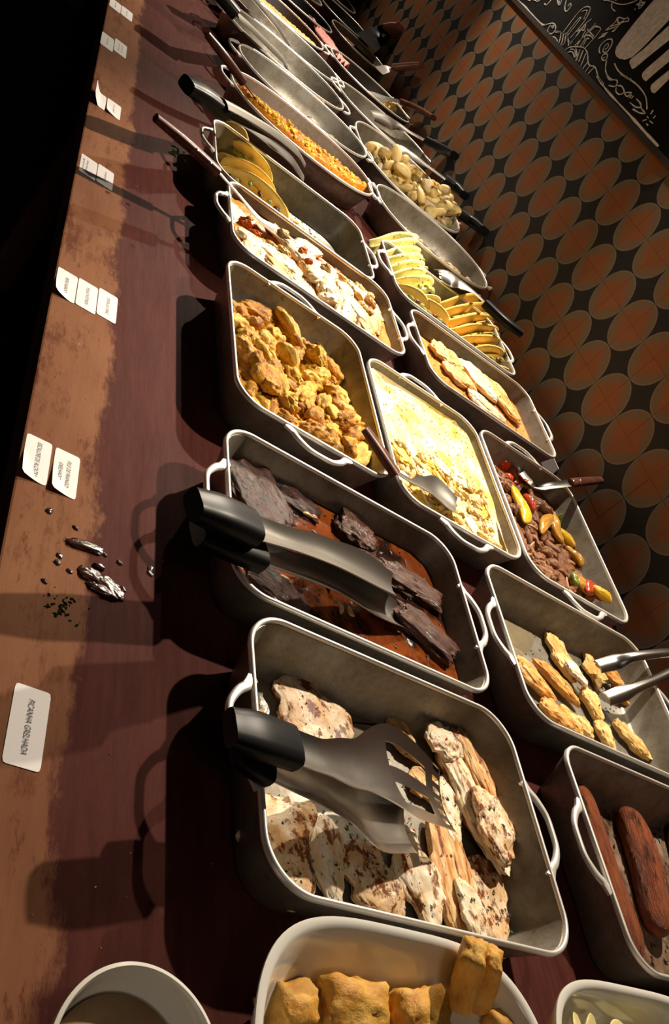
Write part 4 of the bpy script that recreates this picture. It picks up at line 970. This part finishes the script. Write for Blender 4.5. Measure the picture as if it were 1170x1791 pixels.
# ------------------------------------------------------------------ serving tools
slot = lambda u, s_: (u > .74 and u < .93 and .18 < abs(s_) < .62)
teeth = lambda u, s_: (u > .93 and (int((s_ + 1) * 6) % 2 == 0)) or (.72 < u < .90 and (abs(abs(s_) - .42) < .17))
grip_tool('salad_tongs', 'steel salad tongs with black grips and slotted fork head resting across the fish pan', 'tongs', [
    dict(grip=[(402, 1272, .125), (455, 1288, .122), (512, 1308, .112)], gw=.046, gh=.012, blade=[(500, 1302, .112), (560, 1325, .103), (620, 1340, .092), (700, 1352, .078), (776, 1402, .050)], bw=[.038, .040, .058, .112, .080], cup=[.004, .004, .006, .012, .008], holes=teeth, mat=M_STEEL),
    dict(grip=[(412, 1308, .095), (440, 1325, .090), (470, 1342, .085)], gw=.04, gh=.010, blade=[(460, 1336, .085), (530, 1368, .070), (590, 1395, .052), (650, 1425, .040), (712, 1448, .032)], bw=[.034, .038, .050, .090, .065], cup=[.004, .004, .008, .013, .009], mat=M_STEEL)])
grip_tool('serving_tongs', 'wide black handled steel tongs lying in the beef gravy', 'tongs', [
    dict(grip=[(338, 882, .142), (390, 902, .136), (440, 925, .126)], gw=.048, gh=.016, blade=[(430, 920, .126), (500, 945, .112), (570, 968, .095), (640, 1000, .080), (690, 1030, .062)], bw=[.042, .038, .048, .060, .045], cup=[.006, .008, .010, .014, .010], mat=M_STEEL_D),
    dict(grip=[(345, 925, .112), (395, 945, .108), (452, 968, .100)], gw=.050, gh=.014, blade=[(440, 962, .100), (510, 990, .085), (580, 1015, .070), (645, 1050, .055), (700, 1082, .040)], bw=[.042, .040, .050, .066, .045], cup=[.006, .008, .010, .014, .010], mat=M_STEEL_D, holes=lambda u, s_: u > .96 and int((s_ + 1) * 6) % 2 == 0)])
grip_tool('serving_spoon', 'spoon with dark wooden handle over the curry pan, bowl in the yellow gratin', 'spoon', [
    dict(gn='wooden_handle', gm=M_HWOOD, sq=2.6, grip=[(638, 750, .105), (662, 785, .098), (692, 830, .088)], gw=.024, gh=.008, blade=[(688, 824, .088), (718, 842, .078), (742, 850, .070), (768, 866, .064), (800, 890, .060)], bw=[.010, .012, .040, .078, .050], cup=[.001, .001, .006, .014, .010], mat=M_STEEL_D)])
grip_tool('serving_spoon', 'spoon with short riveted red wood handle reaching over the pan of peppers', 'spoon', [
    dict(gn='wooden_handle', gm=M_HWOOD, sq=3, grip=[(1052, 840, .118), (1025, 842, .112), (998, 845, .106)], gw=.022, gh=.007, blade=[(1000, 845, .106), (965, 850, .085), (935, 853, .062), (915, 838, .050), (902, 815, .048)], bw=[.020, .018, .016, .045, .028], cup=[.001, .002, .004, .012, .006], mat=M_STEEL, rivets=[(1004, 842, .118), (1016, 841, .120)])])
grip_tool('serving_fork', 'slotted spatula with long dark wooden handle crossing the front rim of the tomato gratin', 'spatula', [
    dict(gn='wooden_handle', gm=M_HWOOD, sq=2.6, grip=[(272, 206, .130), (325, 250, .120), (380, 300, .105)], gw=.026, gh=.010, blade=[(376, 296, .105), (415, 340, .088), (452, 385, .070), (490, 412, .062), (528, 440, .052)], bw=[.012, .012, .030, .052, .050], cup=[.001, .001, .003, .004, .003], mat=M_STEEL, holes=lambda u, s_: u > .82 and abs(abs(s_) - .38) < .14, rivets=[(345, 262, .127), (368, 284, .122)])])
grip_tool('serving_tongs', 'shiny steel tongs with thick black grip over the folded tortillas', 'tongs', [
    dict(grip=[(326, 148, .150), (355, 166, .145), (390, 192, .135)], gw=.056, gh=.018, blade=[(384, 188, .135), (425, 212, .120), (470, 245, .100), (505, 275, .080), (528, 308, .058)], bw=[.050, .048, .052, .062, .045], cup=[-.010, -.010, -.012, -.012, -.008], mat=M_STEEL),
    dict(blade=[(390, 178, .155), (430, 200, .140), (480, 232, .115), (515, 262, .090), (530, 285, .070)], bw=[.040, .040, .044, .050, .034], cup=[-.008, -.008, -.010, -.010, -.008], mat=M_STEEL_D)])
grip_tool('serving_spoon', 'spoon with dark wooden handle standing in the toasted flour', 'spoon', [
    dict(gn='wooden_handle', gm=M_HWOOD, sq=2.6, grip=[(362, 60, .150), (392, 98, .135), (424, 142, .110)], gw=.034, gh=.011, blade=[(420, 136, .110), (440, 165, .090), (462, 192, .070), (480, 212, .058)], bw=[.014, .014, .016, .04], cup=[.001, .001, .002, .004], mat=M_HWOOD)])
grip_tool('serving_tongs', 'tongs with black grip over the empty oval pan, dark heads reaching its floor', 'tongs', [
    dict(grip=[(366, -28, .165), (388, -5, .16), (412, 24, .150)], gw=.06, gh=.018, blade=[(408, 20, .150), (435, 45, .125), (465, 75, .090), (490, 100, .060), (502, 122, .040)], bw=[.055, .055, .07, .085, .055], cup=[-.010, -.012, -.014, -.014, -.01], mat=M_STEEL_D)])
grip_tool('serving_spoon', 'dark steel spoon in the empty oval pan next to the black rice pan', 'spoon', [
    dict(grip=[(405, -50, .17), (425, -25, .155)], gw=.05, gh=.015, blade=[(422, -28, .155), (450, 5, .12), (478, 38, .085), (503, 75, .050)], bw=[.05, .05, .08, .05], cup=[-.010, -.012, -.014, -.01], mat=M_STEEL_D)])
grip_tool('serving_spoon', 'round steel spoon with black handle lying on the stuffed tortillas', 'spoon', [
    dict(grip=[(912, 584, .135), (882, 562, .128), (850, 532, .118)], gw=.034, gh=.013, blade=[(856, 538, .118), (832, 514, .108), (806, 496, .098), (786, 484, .092), (765, 478, .080)], bw=[.020, .026, .060, .085, .050], cup=[-.002, -.004, -.012, -.018, -.012], mat=M_STEEL, holes=lambda u, s_: u > .93 and int((s_ + 1) * 6) % 2 == 0)])
grip_tool('serving_spoon', 'dark serving spoon with black grip upper of the two over the pasta shells', 'spoon', [
    dict(grip=[(812, 342, .140), (798, 328, .135), (776, 312, .128)], gw=.050, gh=.017, blade=[(782, 316, .128), (750, 292, .120), (722, 272, .110), (702, 260, .100), (686, 256, .085)], bw=[.030, .036, .06, .085, .05], cup=[-.003, -.004, -.012, -.016, -.01], mat=M_STEEL_D)])
grip_tool('serving_spoon', 'dark serving spoon with black grip lower of the two over the pasta shells', 'spoon', [
    dict(grip=[(846, 404, .130), (828, 390, .126), (806, 374, .118)], gw=.048, gh=.017, blade=[(812, 378, .118), (788, 358, .108), (766, 344, .100), (750, 336, .090), (738, 334, .075)], bw=[.030, .036, .06, .08, .05], cup=[-.003, -.004, -.012, -.016, -.01], mat=M_STEEL_D)])
grip_tool('serving_spoon', 'bright steel spoon with black handle over the empty back row pan', 'spoon', [
    dict(grip=[(795, 272, .135), (775, 262, .130), (748, 248, .122)], gw=.046, gh=.016, blade=[(754, 251, .122), (722, 234, .112), (695, 218, .100), (672, 207, .092), (648, 200, .080)], bw=[.028, .032, .060, .10, .06], cup=[-.003, -.004, -.014, -.022, -.014], mat=M_STEEL)])
grip_tool('serving_spoon', 'spoon with slim dark wooden handle pointing at the wall from the potato pan', 'spoon', [
    dict(gn='wooden_handle', gm=M_HWOOD, sq=2.6, grip=[(758, 206, .125), (730, 190, .115), (702, 178, .100)], gw=.034, gh=.012, blade=[(704, 179, .100), (680, 174, .085), (660, 171, .070), (642, 164, .060)], bw=[.02, .03, .06, .05], cup=[.001, .002, .004, .004], mat=M_STEEL)])
grip_tool('serving_knife', 'flat server with pale red wood handle across the far bean stew', 'server', [
    dict(gn='wooden_handle', gm=M_PINKWOOD, sq=3, grip=[(737, 114, .12), (715, 116, .115), (690, 118, .11)], gw=.04, gh=.012, blade=[(692, 118, .11), (676, 121, .10), (662, 124, .09)], bw=[.03, .045, .05], cup=[.001, .001, .001], mat=M_RIM)])
grip_tool('serving_spatula', 'black spatula with pale red wood handle over the far black dish', 'spatula', [
    dict(gn='wooden_handle', gm=M_PINKWOOD, sq=3, grip=[(700, 48, .16), (690, 49, .155), (678, 51, .15)], gw=.07, gh=.014, blade=[(680, 51, .15), (660, 62, .13), (640, 76, .10)], bw=[.07, .11, .12], cup=[.001, .002, .002], mat=M_GRIP)])
grip_tool('serving_tongs', 'polished steel tongs gripping a chicken piece, reaching in from the wall side', 'tongs', [
    dict(blade=[(1215, 1140, .135), (1160, 1142, .115), (1110, 1148, .090), (1075, 1158, .062), (1046, 1166, .045)], bw=[.018, .018, .02, .03, .026], cup=[-.004, -.004, -.005, -.006, -.004], mat=M_STEEL, th=.003),
    dict(blade=[(1215, 1155, .115), (1165, 1180, .095), (1120, 1200, .070), (1085, 1214, .048), (1062, 1222, .035)], bw=[.018, .018, .02, .03, .026], cup=[-.004, -.004, -.005, -.006, -.004], mat=M_STEEL, th=.003)])

# ------------------------------------------------------------------ white bowls at the near end
def bowl(name, cx, cy, hx, hy, h, e, label, foot=.55, rimw=.006):
    r = thing(name, (cx, cy, 0), label, 'bowl'); V = []; n = 96
    prof = [(foot, 0), (foot, .004), (foot + .12, .010), (.86, h * .45), (.965, h * .85), (1.0, h - .002), (1.0, h), ]
    inn = [(1 - rimw / hx, h + .001), (1 - 1.6 * rimw / hx, h - .003), (.90, h * .80), (.80, h * .42), (foot + .02, .014), (foot * .5, .010)]
    V.append(Vector((cx, cy, 0.001)))
    for f, z in prof + inn:
        for x, y in outline(hx * f, hy * f, n, None, e): V.append(Vector((cx + x, cy + y, z)))
    V.append(Vector((cx, cy, .0095))); L = len(prof + inn)
    F = [tuple(1 + i for i in f) for f in rings(L, n)] + [(0, 1 + (k + 1) % n, 1 + k) for k in range(n)]
    last = 1 + (L - 1) * n; F += [(len(V) - 1, last + k, last + (k + 1) % n) for k in range(n)]
    o = mk('bowl_body', V, F, M_PORC, r, origin=(cx, cy, 0)); autosmooth(o, 60); return r
bowl('round_bowl', -.196, .370, .0687, .0687, .075, 2.0, 'round white porcelain bowl of brownish sauce at the front corner', rimw=.003)
M_SAUCE = food('beige_brown_sauce', (0.50, 0.34, 0.20), (0.40, 0.25, 0.13), None, sc=14, rough=.2)
V = []; n = 64; V.append(Vector((-.196, .370, .046)))
for f, z in ((.5, .046), (.955, .0462), (.90, .040)):
    for k in range(n): V.append(Vector((-.196 + .0687 * .86 * f * math.cos(2 * math.pi * k / n), .370 + .0687 * .86 * f * math.sin(2 * math.pi * k / n), z)))
o = mk('bowl_sauce', V, [(0, 1 + k, 1 + (k + 1) % n) for k in range(n)] + [tuple(1 + i for i in f) for f in rings(3, n)], M_SAUCE); props(o, 'light brown sauce in the round white bowl', 'sauce')
bowl('square_bowl', -.140, .640, .188, .182, .088, 3.6, 'large rounded square white bowl of fried cassava chunks', foot=.6)
bowl('square_bowl', -.150, 1.000, .170, .170, .088, 4.0, 'white rounded square dish of pale yellow slices at the near right corner', foot=.6)
M_CASS = food('fried_cassava', (0.80, 0.47, 0.11), (0.64, 0.28, 0.04), (0.42, 0.15, 0.02), sc=1.5, char=(0.60, 0.75), rough=.3, bump=.45, bsc=5, bd=.004)
def cass(p, z, size, ang, label, seed, kind='cube', tilt=(0, 0), grp=None):
    c = at(*p, z); c.x = max(c.x, -.262); c.y = max(c.y, .525); return item(kind, 'fried_cassava', (c.x, c.y, z), size, ang, M_CASS, label, 'cassava', grp, seed, tilt)
cass((604, 1714), .056, (.052, .078, .044), .0, 'big blocky fried cassava chunk at the far left of the white bowl', 0, tilt=(.1, .1))
cass((505, 1766), .040, (.050, .055, .05), .3, 'rounded fried cassava chunk by the front rim of the white bowl', 1)
cass((722, 1755), .058, (.058, .072, .05), .2, 'broad knobbly fried cassava chunk in the middle of the white bowl', 2)
between('stick', 'fried_cassava', at(835, 1648, .128), at(800, 1762, .052), .042, .034, M_CASS, 'upright fried cassava stick jutting over the bowl rim, left half', 'cassava', None, 3)
between('stick', 'fried_cassava', at(862, 1662, .122), at(832, 1762, .050), .036, .034, M_CASS, 'upright fried cassava stick beside the jutting one, right half', 'cassava', None, 4)
cass((872, 1778), .055, (.06, .05, .04), .6, 'fried cassava chunk low at the wall side of the bowl', 0)
cass((600, 1785), .050, (.05, .06, .04), .9, 'fried cassava chunk at the bottom edge of the picture', 1)
for k, p in enumerate([(-.13, .60), (-.12, .68), (-.10, .58), (-.08, .72), (-.17, .70), (-.06, .62), (-.19, .60), (-.10, .78), (-.2, .62)]):
    item('cube', 'fried_cassava', (p[0], p[1], .034), (.06, .05, .040), k, M_CASS, 'fried cassava chunk underneath in the white bowl', 'cassava', 'lower cassava chunks in the white bowl', k % 5)
M_PALE = food('pale_yellow_slice', (0.85, 0.74, 0.38), (0.80, 0.66, 0.28), (0.6, 0.4, 0.12), sc=1.2, char=(0.66, 0.78), rough=.35, bump=.2)
for k, (p, sz) in enumerate([((1000, 1765), .06), ((1030, 1775), .055), ((1068, 1768), .06), ((1100, 1775), .05), ((985, 1790), .055), ((1050, 1790), .06), ((1128, 1790), .06)]):
    c = at(*p, .05); c.x = max(c.x, -.262); c.y = max(c.y, .880); item('round', 'pale_slice', (c.x, c.y, .062 + .003 * (k % 3)), (sz, sz * .8, .010), k * .8, M_PALE, 'pale yellow slice lying in the white dish at the near right corner', 'slice', 'pale slices in the white dish', k % 5, (random.uniform(-.5, .5), random.uniform(-.4, .4)))
item('strip', 'brown_strip', at(1118, 1762, .06), (.04, .02, .015), 1.2, M_CHKD, 'browned strip among the pale slices of the white dish', 'strip', seed=1)
for k in range(8):
    item('round', 'pale_slice', (-.15 + .09 * math.cos(k * .8), 1.0 + .09 * math.sin(k * .8), .035), (.08, .07, .012), k, M_PALE, 'pale yellow slice lying in the white dish at the near right corner', 'slice', 'pale slices in the white dish', k % 5, (.2, .1))

# ------------------------------------------------------------------ paper labels along the front edge
def text_obj(body, size, parent, cx, cy, z, ang=0.0, wmax=None, shear=.25):
    cu = D.curves.new('ink_writing', 'FONT'); cu.body = body; cu.size = size; cu.align_x = 'CENTER'; cu.align_y = 'CENTER'; cu.shear = shear; cu.resolution_u = 3; cu.offset = -.00002
    to = D.objects.new('tmp', cu); C.objects.link(to); bpy.context.view_layer.update()
    me = D.meshes.new_from_object(to.evaluated_get(bpy.context.evaluated_depsgraph_get())); D.objects.remove(to); D.curves.remove(cu)
    me.name = 'ink_writing'; me.materials.clear(); me.materials.append(M_INK)
    o = D.objects.new('handwriting', me)
    place(o, Vector((cx, cy, z)), parent); o.rotation_euler = (0, 0, ang)
    xs = [v.co.x for v in me.vertices]; wd = (max(xs) - min(xs)) if xs else 1
    if wmax and wd > wmax: o.scale = (wmax / wd, 1, 1)
def label(x, y, lines, desc, curl=None, L=.075, W=.0325, ang=0.0, scribble=False, peel=0.0):
    """x, y: far front corner; the sheet runs L towards +x and W towards +y"""
    cx, cy = x + L / 2, y + W / 2; nx, ny = 16, 10; top = []; V = []; F = []
    def zz(u, v):
        z = .0007
        if curl: z += curl * max(0, (u * .75 + (1 - v) * .6) - .85) ** 1.5 * 1.6
        if peel: z += peel * max(0, .55 - v) ** 1.2 * 2
        return z
    r = .0035
    for lay in (0, 1):
        for i in range(nx + 1):
            for j in range(ny + 1):
                u, v = i / nx, j / ny; X = u * L; Y = v * W
                # rounded corners
                ex = min(X, L - X); ey = min(Y, W - Y)
                if ex < r and ey < r:
                    dx, dy = r - ex, r - ey; d = math.hypot(dx, dy)
                    if d > r:
                        k = r / d; sx = 1 if X > L / 2 else -1; sy = 1 if Y > W / 2 else -1
                        X += -sx * (dx - dx * k) if ex < r else 0; Y += -sy * (dy - dy * k)
                px, py = X - L / 2, Y - W / 2
                V.append(Vector((cx + px * math.cos(ang) - py * math.sin(ang), cy + px * math.sin(ang) + py * math.cos(ang), zz(u, v) + (0 if lay else -.0005))))
    m = (nx + 1) * (ny + 1)
    for i in range(nx):
        for j in range(ny):
            a = i * (ny + 1) + j; F.append((a, a + 1, a + ny + 2, a + ny + 1)); F.append((a + m, a + m + ny + 1, a + m + ny + 2, a + m + 1))
    for i in range(nx):
        for j in (0, ny): a = i * (ny + 1) + j; F.append((a, a + ny + 1, a + m + ny + 1, a + m))
    for j in range(ny):
        for i in (0, nx): a = i * (ny + 1) + j; F.append((a, a + 1, a + m + 1, a + m))
    o = mk('food_label', V, F, M_LABEL, None, origin=(cx, cy, 0)); autosmooth(o, 50); props(o, desc, 'label')
    if scribble:
        for k, ly in enumerate(lines):
            yb = cy + ly; VV = []; FF = []; n = 26; x0 = cx - L * .3; P = []
            for q in range(n): P.append(Vector((x0 + L * .6 * q / n, yb + .0016 * (1 if q % 2 else -1) * (.4 + random.random()), .0013)))
            for i in range(n - 1):
                if i % 7 == 6: continue
                a, b = P[i], P[i + 1]; s_ = Vector((0, .0003, 0)); t_ = Vector((.0003, 0, 0)); kk = len(VV); VV += [a - t_, a + t_, b + t_, b - t_]; FF.append((kk, kk + 1, kk + 2, kk + 3))
            mk('handwriting', VV, FF, M_INK, o, False)
    else:
        for k, (tx, ty, sz, wm) in enumerate(lines): text_obj(tx, sz, o, cx, cy + ty, .0013, ang, wm)
label(-.526, .272, [('PICANHA GRELHADA', .0, .0085, .058)], 'nearest white paper label, cut by the left picture edge, reading PICANHA GRELHADA', ang=-.02, L=.084, W=.036)
label(-.872, .240, [('ESCALOPE DE ALCATRA', .001, .0080, .060)], 'white paper label reading ESCALOPE DE ALCATRA with lifted corner', curl=.012)
label(-.871, .277, [('FILE DE FRANGO', .003, .0072, .046), ('GRELHADO', -.007, .0070, .030)], 'white paper label reading FILE DE FRANGO GRELHADO beside the escalope one', curl=.010)
label(-1.268, .239, [('PEIXE ASSADO', 0, .0075, .042)], 'white paper label with folded corner, outermost of the trio', curl=.014)
label(-1.271, .273, [('MOLHO MOSTARDA', 0, .0075, .048)], 'white paper label in the middle of the trio')
label(-1.277, .307, [('TORTA DE CARNE', 0, .0075, .046)], 'white paper label innermost of the trio')
label(-1.690, .242, [-.003, -.010], 'two line white paper label on the outer edge, beside the far pair of spoons', scribble=True)
label(-1.694, .276, [.0], 'one line white paper label inside the two line one', scribble=True)
label(-2.024, .239, [.0], 'white paper label peeling up at the table edge', scribble=True, peel=.020)
label(-2.028, .274, [.0], 'white paper label beside the peeling one', scribble=True, curl=.008)
label(-2.400, .236, [.0], 'white paper label at the table edge, third pair from the far end', scribble=True, L=.09)
label(-2.422, .270, [.004, -.004], 'two line white paper label of the third pair from the far end', scribble=True, L=.09)
label(-2.700, .240, [.0], 'small white paper label at the table edge, second pair from the far end', scribble=True)
label(-2.705, .274, [.0], 'small white paper label inside the second pair from the far end', scribble=True)
label(-2.96, .276, [.0], 'farthest white paper label, cut by the top picture edge', scribble=True, curl=.01)

# ------------------------------------------------------------------ small things on the table
p = at(800, 825, .0); cards = []
def card(corners, z, mat, name, lab, cat):
    P = [at(*c, z) for c in corners]; n = len(P)
    V = P + [q + Vector((0, 0, .0015)) for q in P]
    o = mk(name, V, [tuple(range(n - 1, -1, -1)), tuple(range(n, 2 * n))] + [(i, (i + 1) % n, n + (i + 1) % n, n + i) for i in range(n)], mat, None, False); props(o, lab, cat)
cw = atwall(974, 818)
cc = box('paper_card', (cw.x - .030, WALL_Y - .022, .0), (cw.x + .030, WALL_Y - .020, cw.z + .012), M_LABEL); props(cc, 'white card standing against the tiles between the tomato pan and the pepper pan', 'card')
# pink napkin, crumpled
M_NAP = food('pink_napkin', (0.62, 0.22, 0.20), (0.72, 0.34, 0.30), None, sc=40, rough=.8, bump=.4, bsc=60)
V = []; F = []; nu, nv = 22, 10
A0, A1, B0, B1 = at(540, 42, .05), at(605, 98, .05), at(556, 92, .05), at(585, 80, .05)
c_ = at(570, 78, .05)
for i in range(nu + 1):
    for j in range(nv + 1):
        u, v = i / nu - .5, j / nv - .5; q = at(548 + 50 * (i / nu) - 4 + (j / nv) * 10, 52 + 40 * (i / nu) + (j / nv) * 6 - 3, .05)
        X = c_.x + u * .24 + v * .04; Y = c_.y + v * .09 + u * .10
        V.append(Vector((X, Y, .060 + .014 * math.sin(v * 30 + u * 5) + .008 * mnoise.noise(Vector((X * 20, Y * 20, 0))))))
for i in range(nu):
    for j in range(nv): a = i * (nv + 1) + j; F.append((a, a + 1, a + nv + 2, a + nv + 1))
o = mk('napkin', V, F, M_NAP); props(o, 'crumpled pink cloth napkin between the far oval pans', 'napkin')
sm = o.modifiers.new('s', 'SOLIDIFY'); sm.thickness = .002
# spilled sauce drops on the table
M_DROP = food('wet_brown_spill', (0.05, 0.018, 0.012), (0.035, 0.012, 0.01), None, sc=60, rough=.10, bump=.15, bsc=3, bd=.01, spec=.8)
def drop(p1, p2, W, lab, seed, grp=None, h=.007):
    a = at(*p1, 0); b = at(*p2, 0); c = (a + b) / 2; L = max((b - a).length, .006)
    item('curd', 'sauce_drop', (c.x, c.y, h * .2), (L, W, h), math.atan2(b.y - a.y, b.x - a.x), M_DROP, lab, 'spill', grp, seed)
drop((118, 947), (185, 968), .014, 'long glossy brown sauce streak on the worn table edge', 0)
drop((138, 995), (180, 1020), .020, 'larger wet brown smear, front part', 1)
drop((165, 1010), (215, 1045), .022, 'larger wet brown smear, part towards the pans', 2)
drop((150, 1020), (205, 1048), .012, 'thin rim of the wet smear nearest the camera', 3)
drop((163, 987), (182, 998), .007, 'short wet dash between the streak and the smear', 4)
for k, (x, y, w_) in enumerate([(86, 894, .009), (209, 984, .007), (263, 995, .009), (131, 923, .004), (104, 972, .008), (100, 984, .007), (121, 999, .005), (77, 1016, .005), (215, 1030, .006), (262, 1003, .007), (182, 970, .004)]):
    drop((x - 4, y - 4), (x + 5, y + 5), w_, 'small round brown sauce drop on the table between labels and pans', k % 5, 'small sauce drops on the table', .003)
# strewn crumbs and herbs on the table
def crumbs(n, box_, mat, lab, size):
    V = []; F = []
    for k in range(n):
        x = random.uniform(box_[0], box_[1]); y = random.gauss((box_[2] + box_[3]) / 2, (box_[3] - box_[2]) / 4); s_ = size * random.uniform(.4, 1.2); a = random.uniform(0, 6)
        q = Vector((x, y, .0002)); d = Vector((math.cos(a), math.sin(a), 0)) * s_; e = Vector((-math.sin(a), math.cos(a), 0)) * s_ * .5; kk = len(V)
        V += [q - d, q + e, q + d, q - e, q + Vector((0, 0, s_ * .6))]; F += [(kk, kk + 1, kk + 4), (kk + 1, kk + 2, kk + 4), (kk + 2, kk + 3, kk + 4), (kk + 3, kk, kk + 4)]
    o = mk('crumbs', V, F, mat, None, False); props(o, lab, 'crumbs', None, 'stuff')
c1 = at(112, 1058, 0); crumbs(40, (c1.x - .02, c1.x + .02, c1.y - .02, c1.y + .02), M_HERB, 'green herb crumbs on the worn table strip near the smear', .003)
c1 = at(305, 265, 0); crumbs(25, (c1.x - .03, c1.x + .03, c1.y - .015, c1.y + .02), M_CHIVE, 'chive crumbs on the table by the long wooden handle', .006)
crumbs(60, (-2.6, -.3, .25, .45), M_CREAM, 'pale crumbs strewn thinly on the table front', .0014)
# small lidded sauce cups at the far end
for k, (q, r_, mt, lb) in enumerate([((655, 10), .06, M_PORC, 'white folded paper cup by the far wall'), ((676, 8), .045, M_PORC, 'small white ramekin beside the paper cup at the far wall')]):
    c = at(*q, .03); bowl('ramekin', c.x, min(c.y, 1.50), r_, r_, .06, 2.0, lb, rimw=.006)
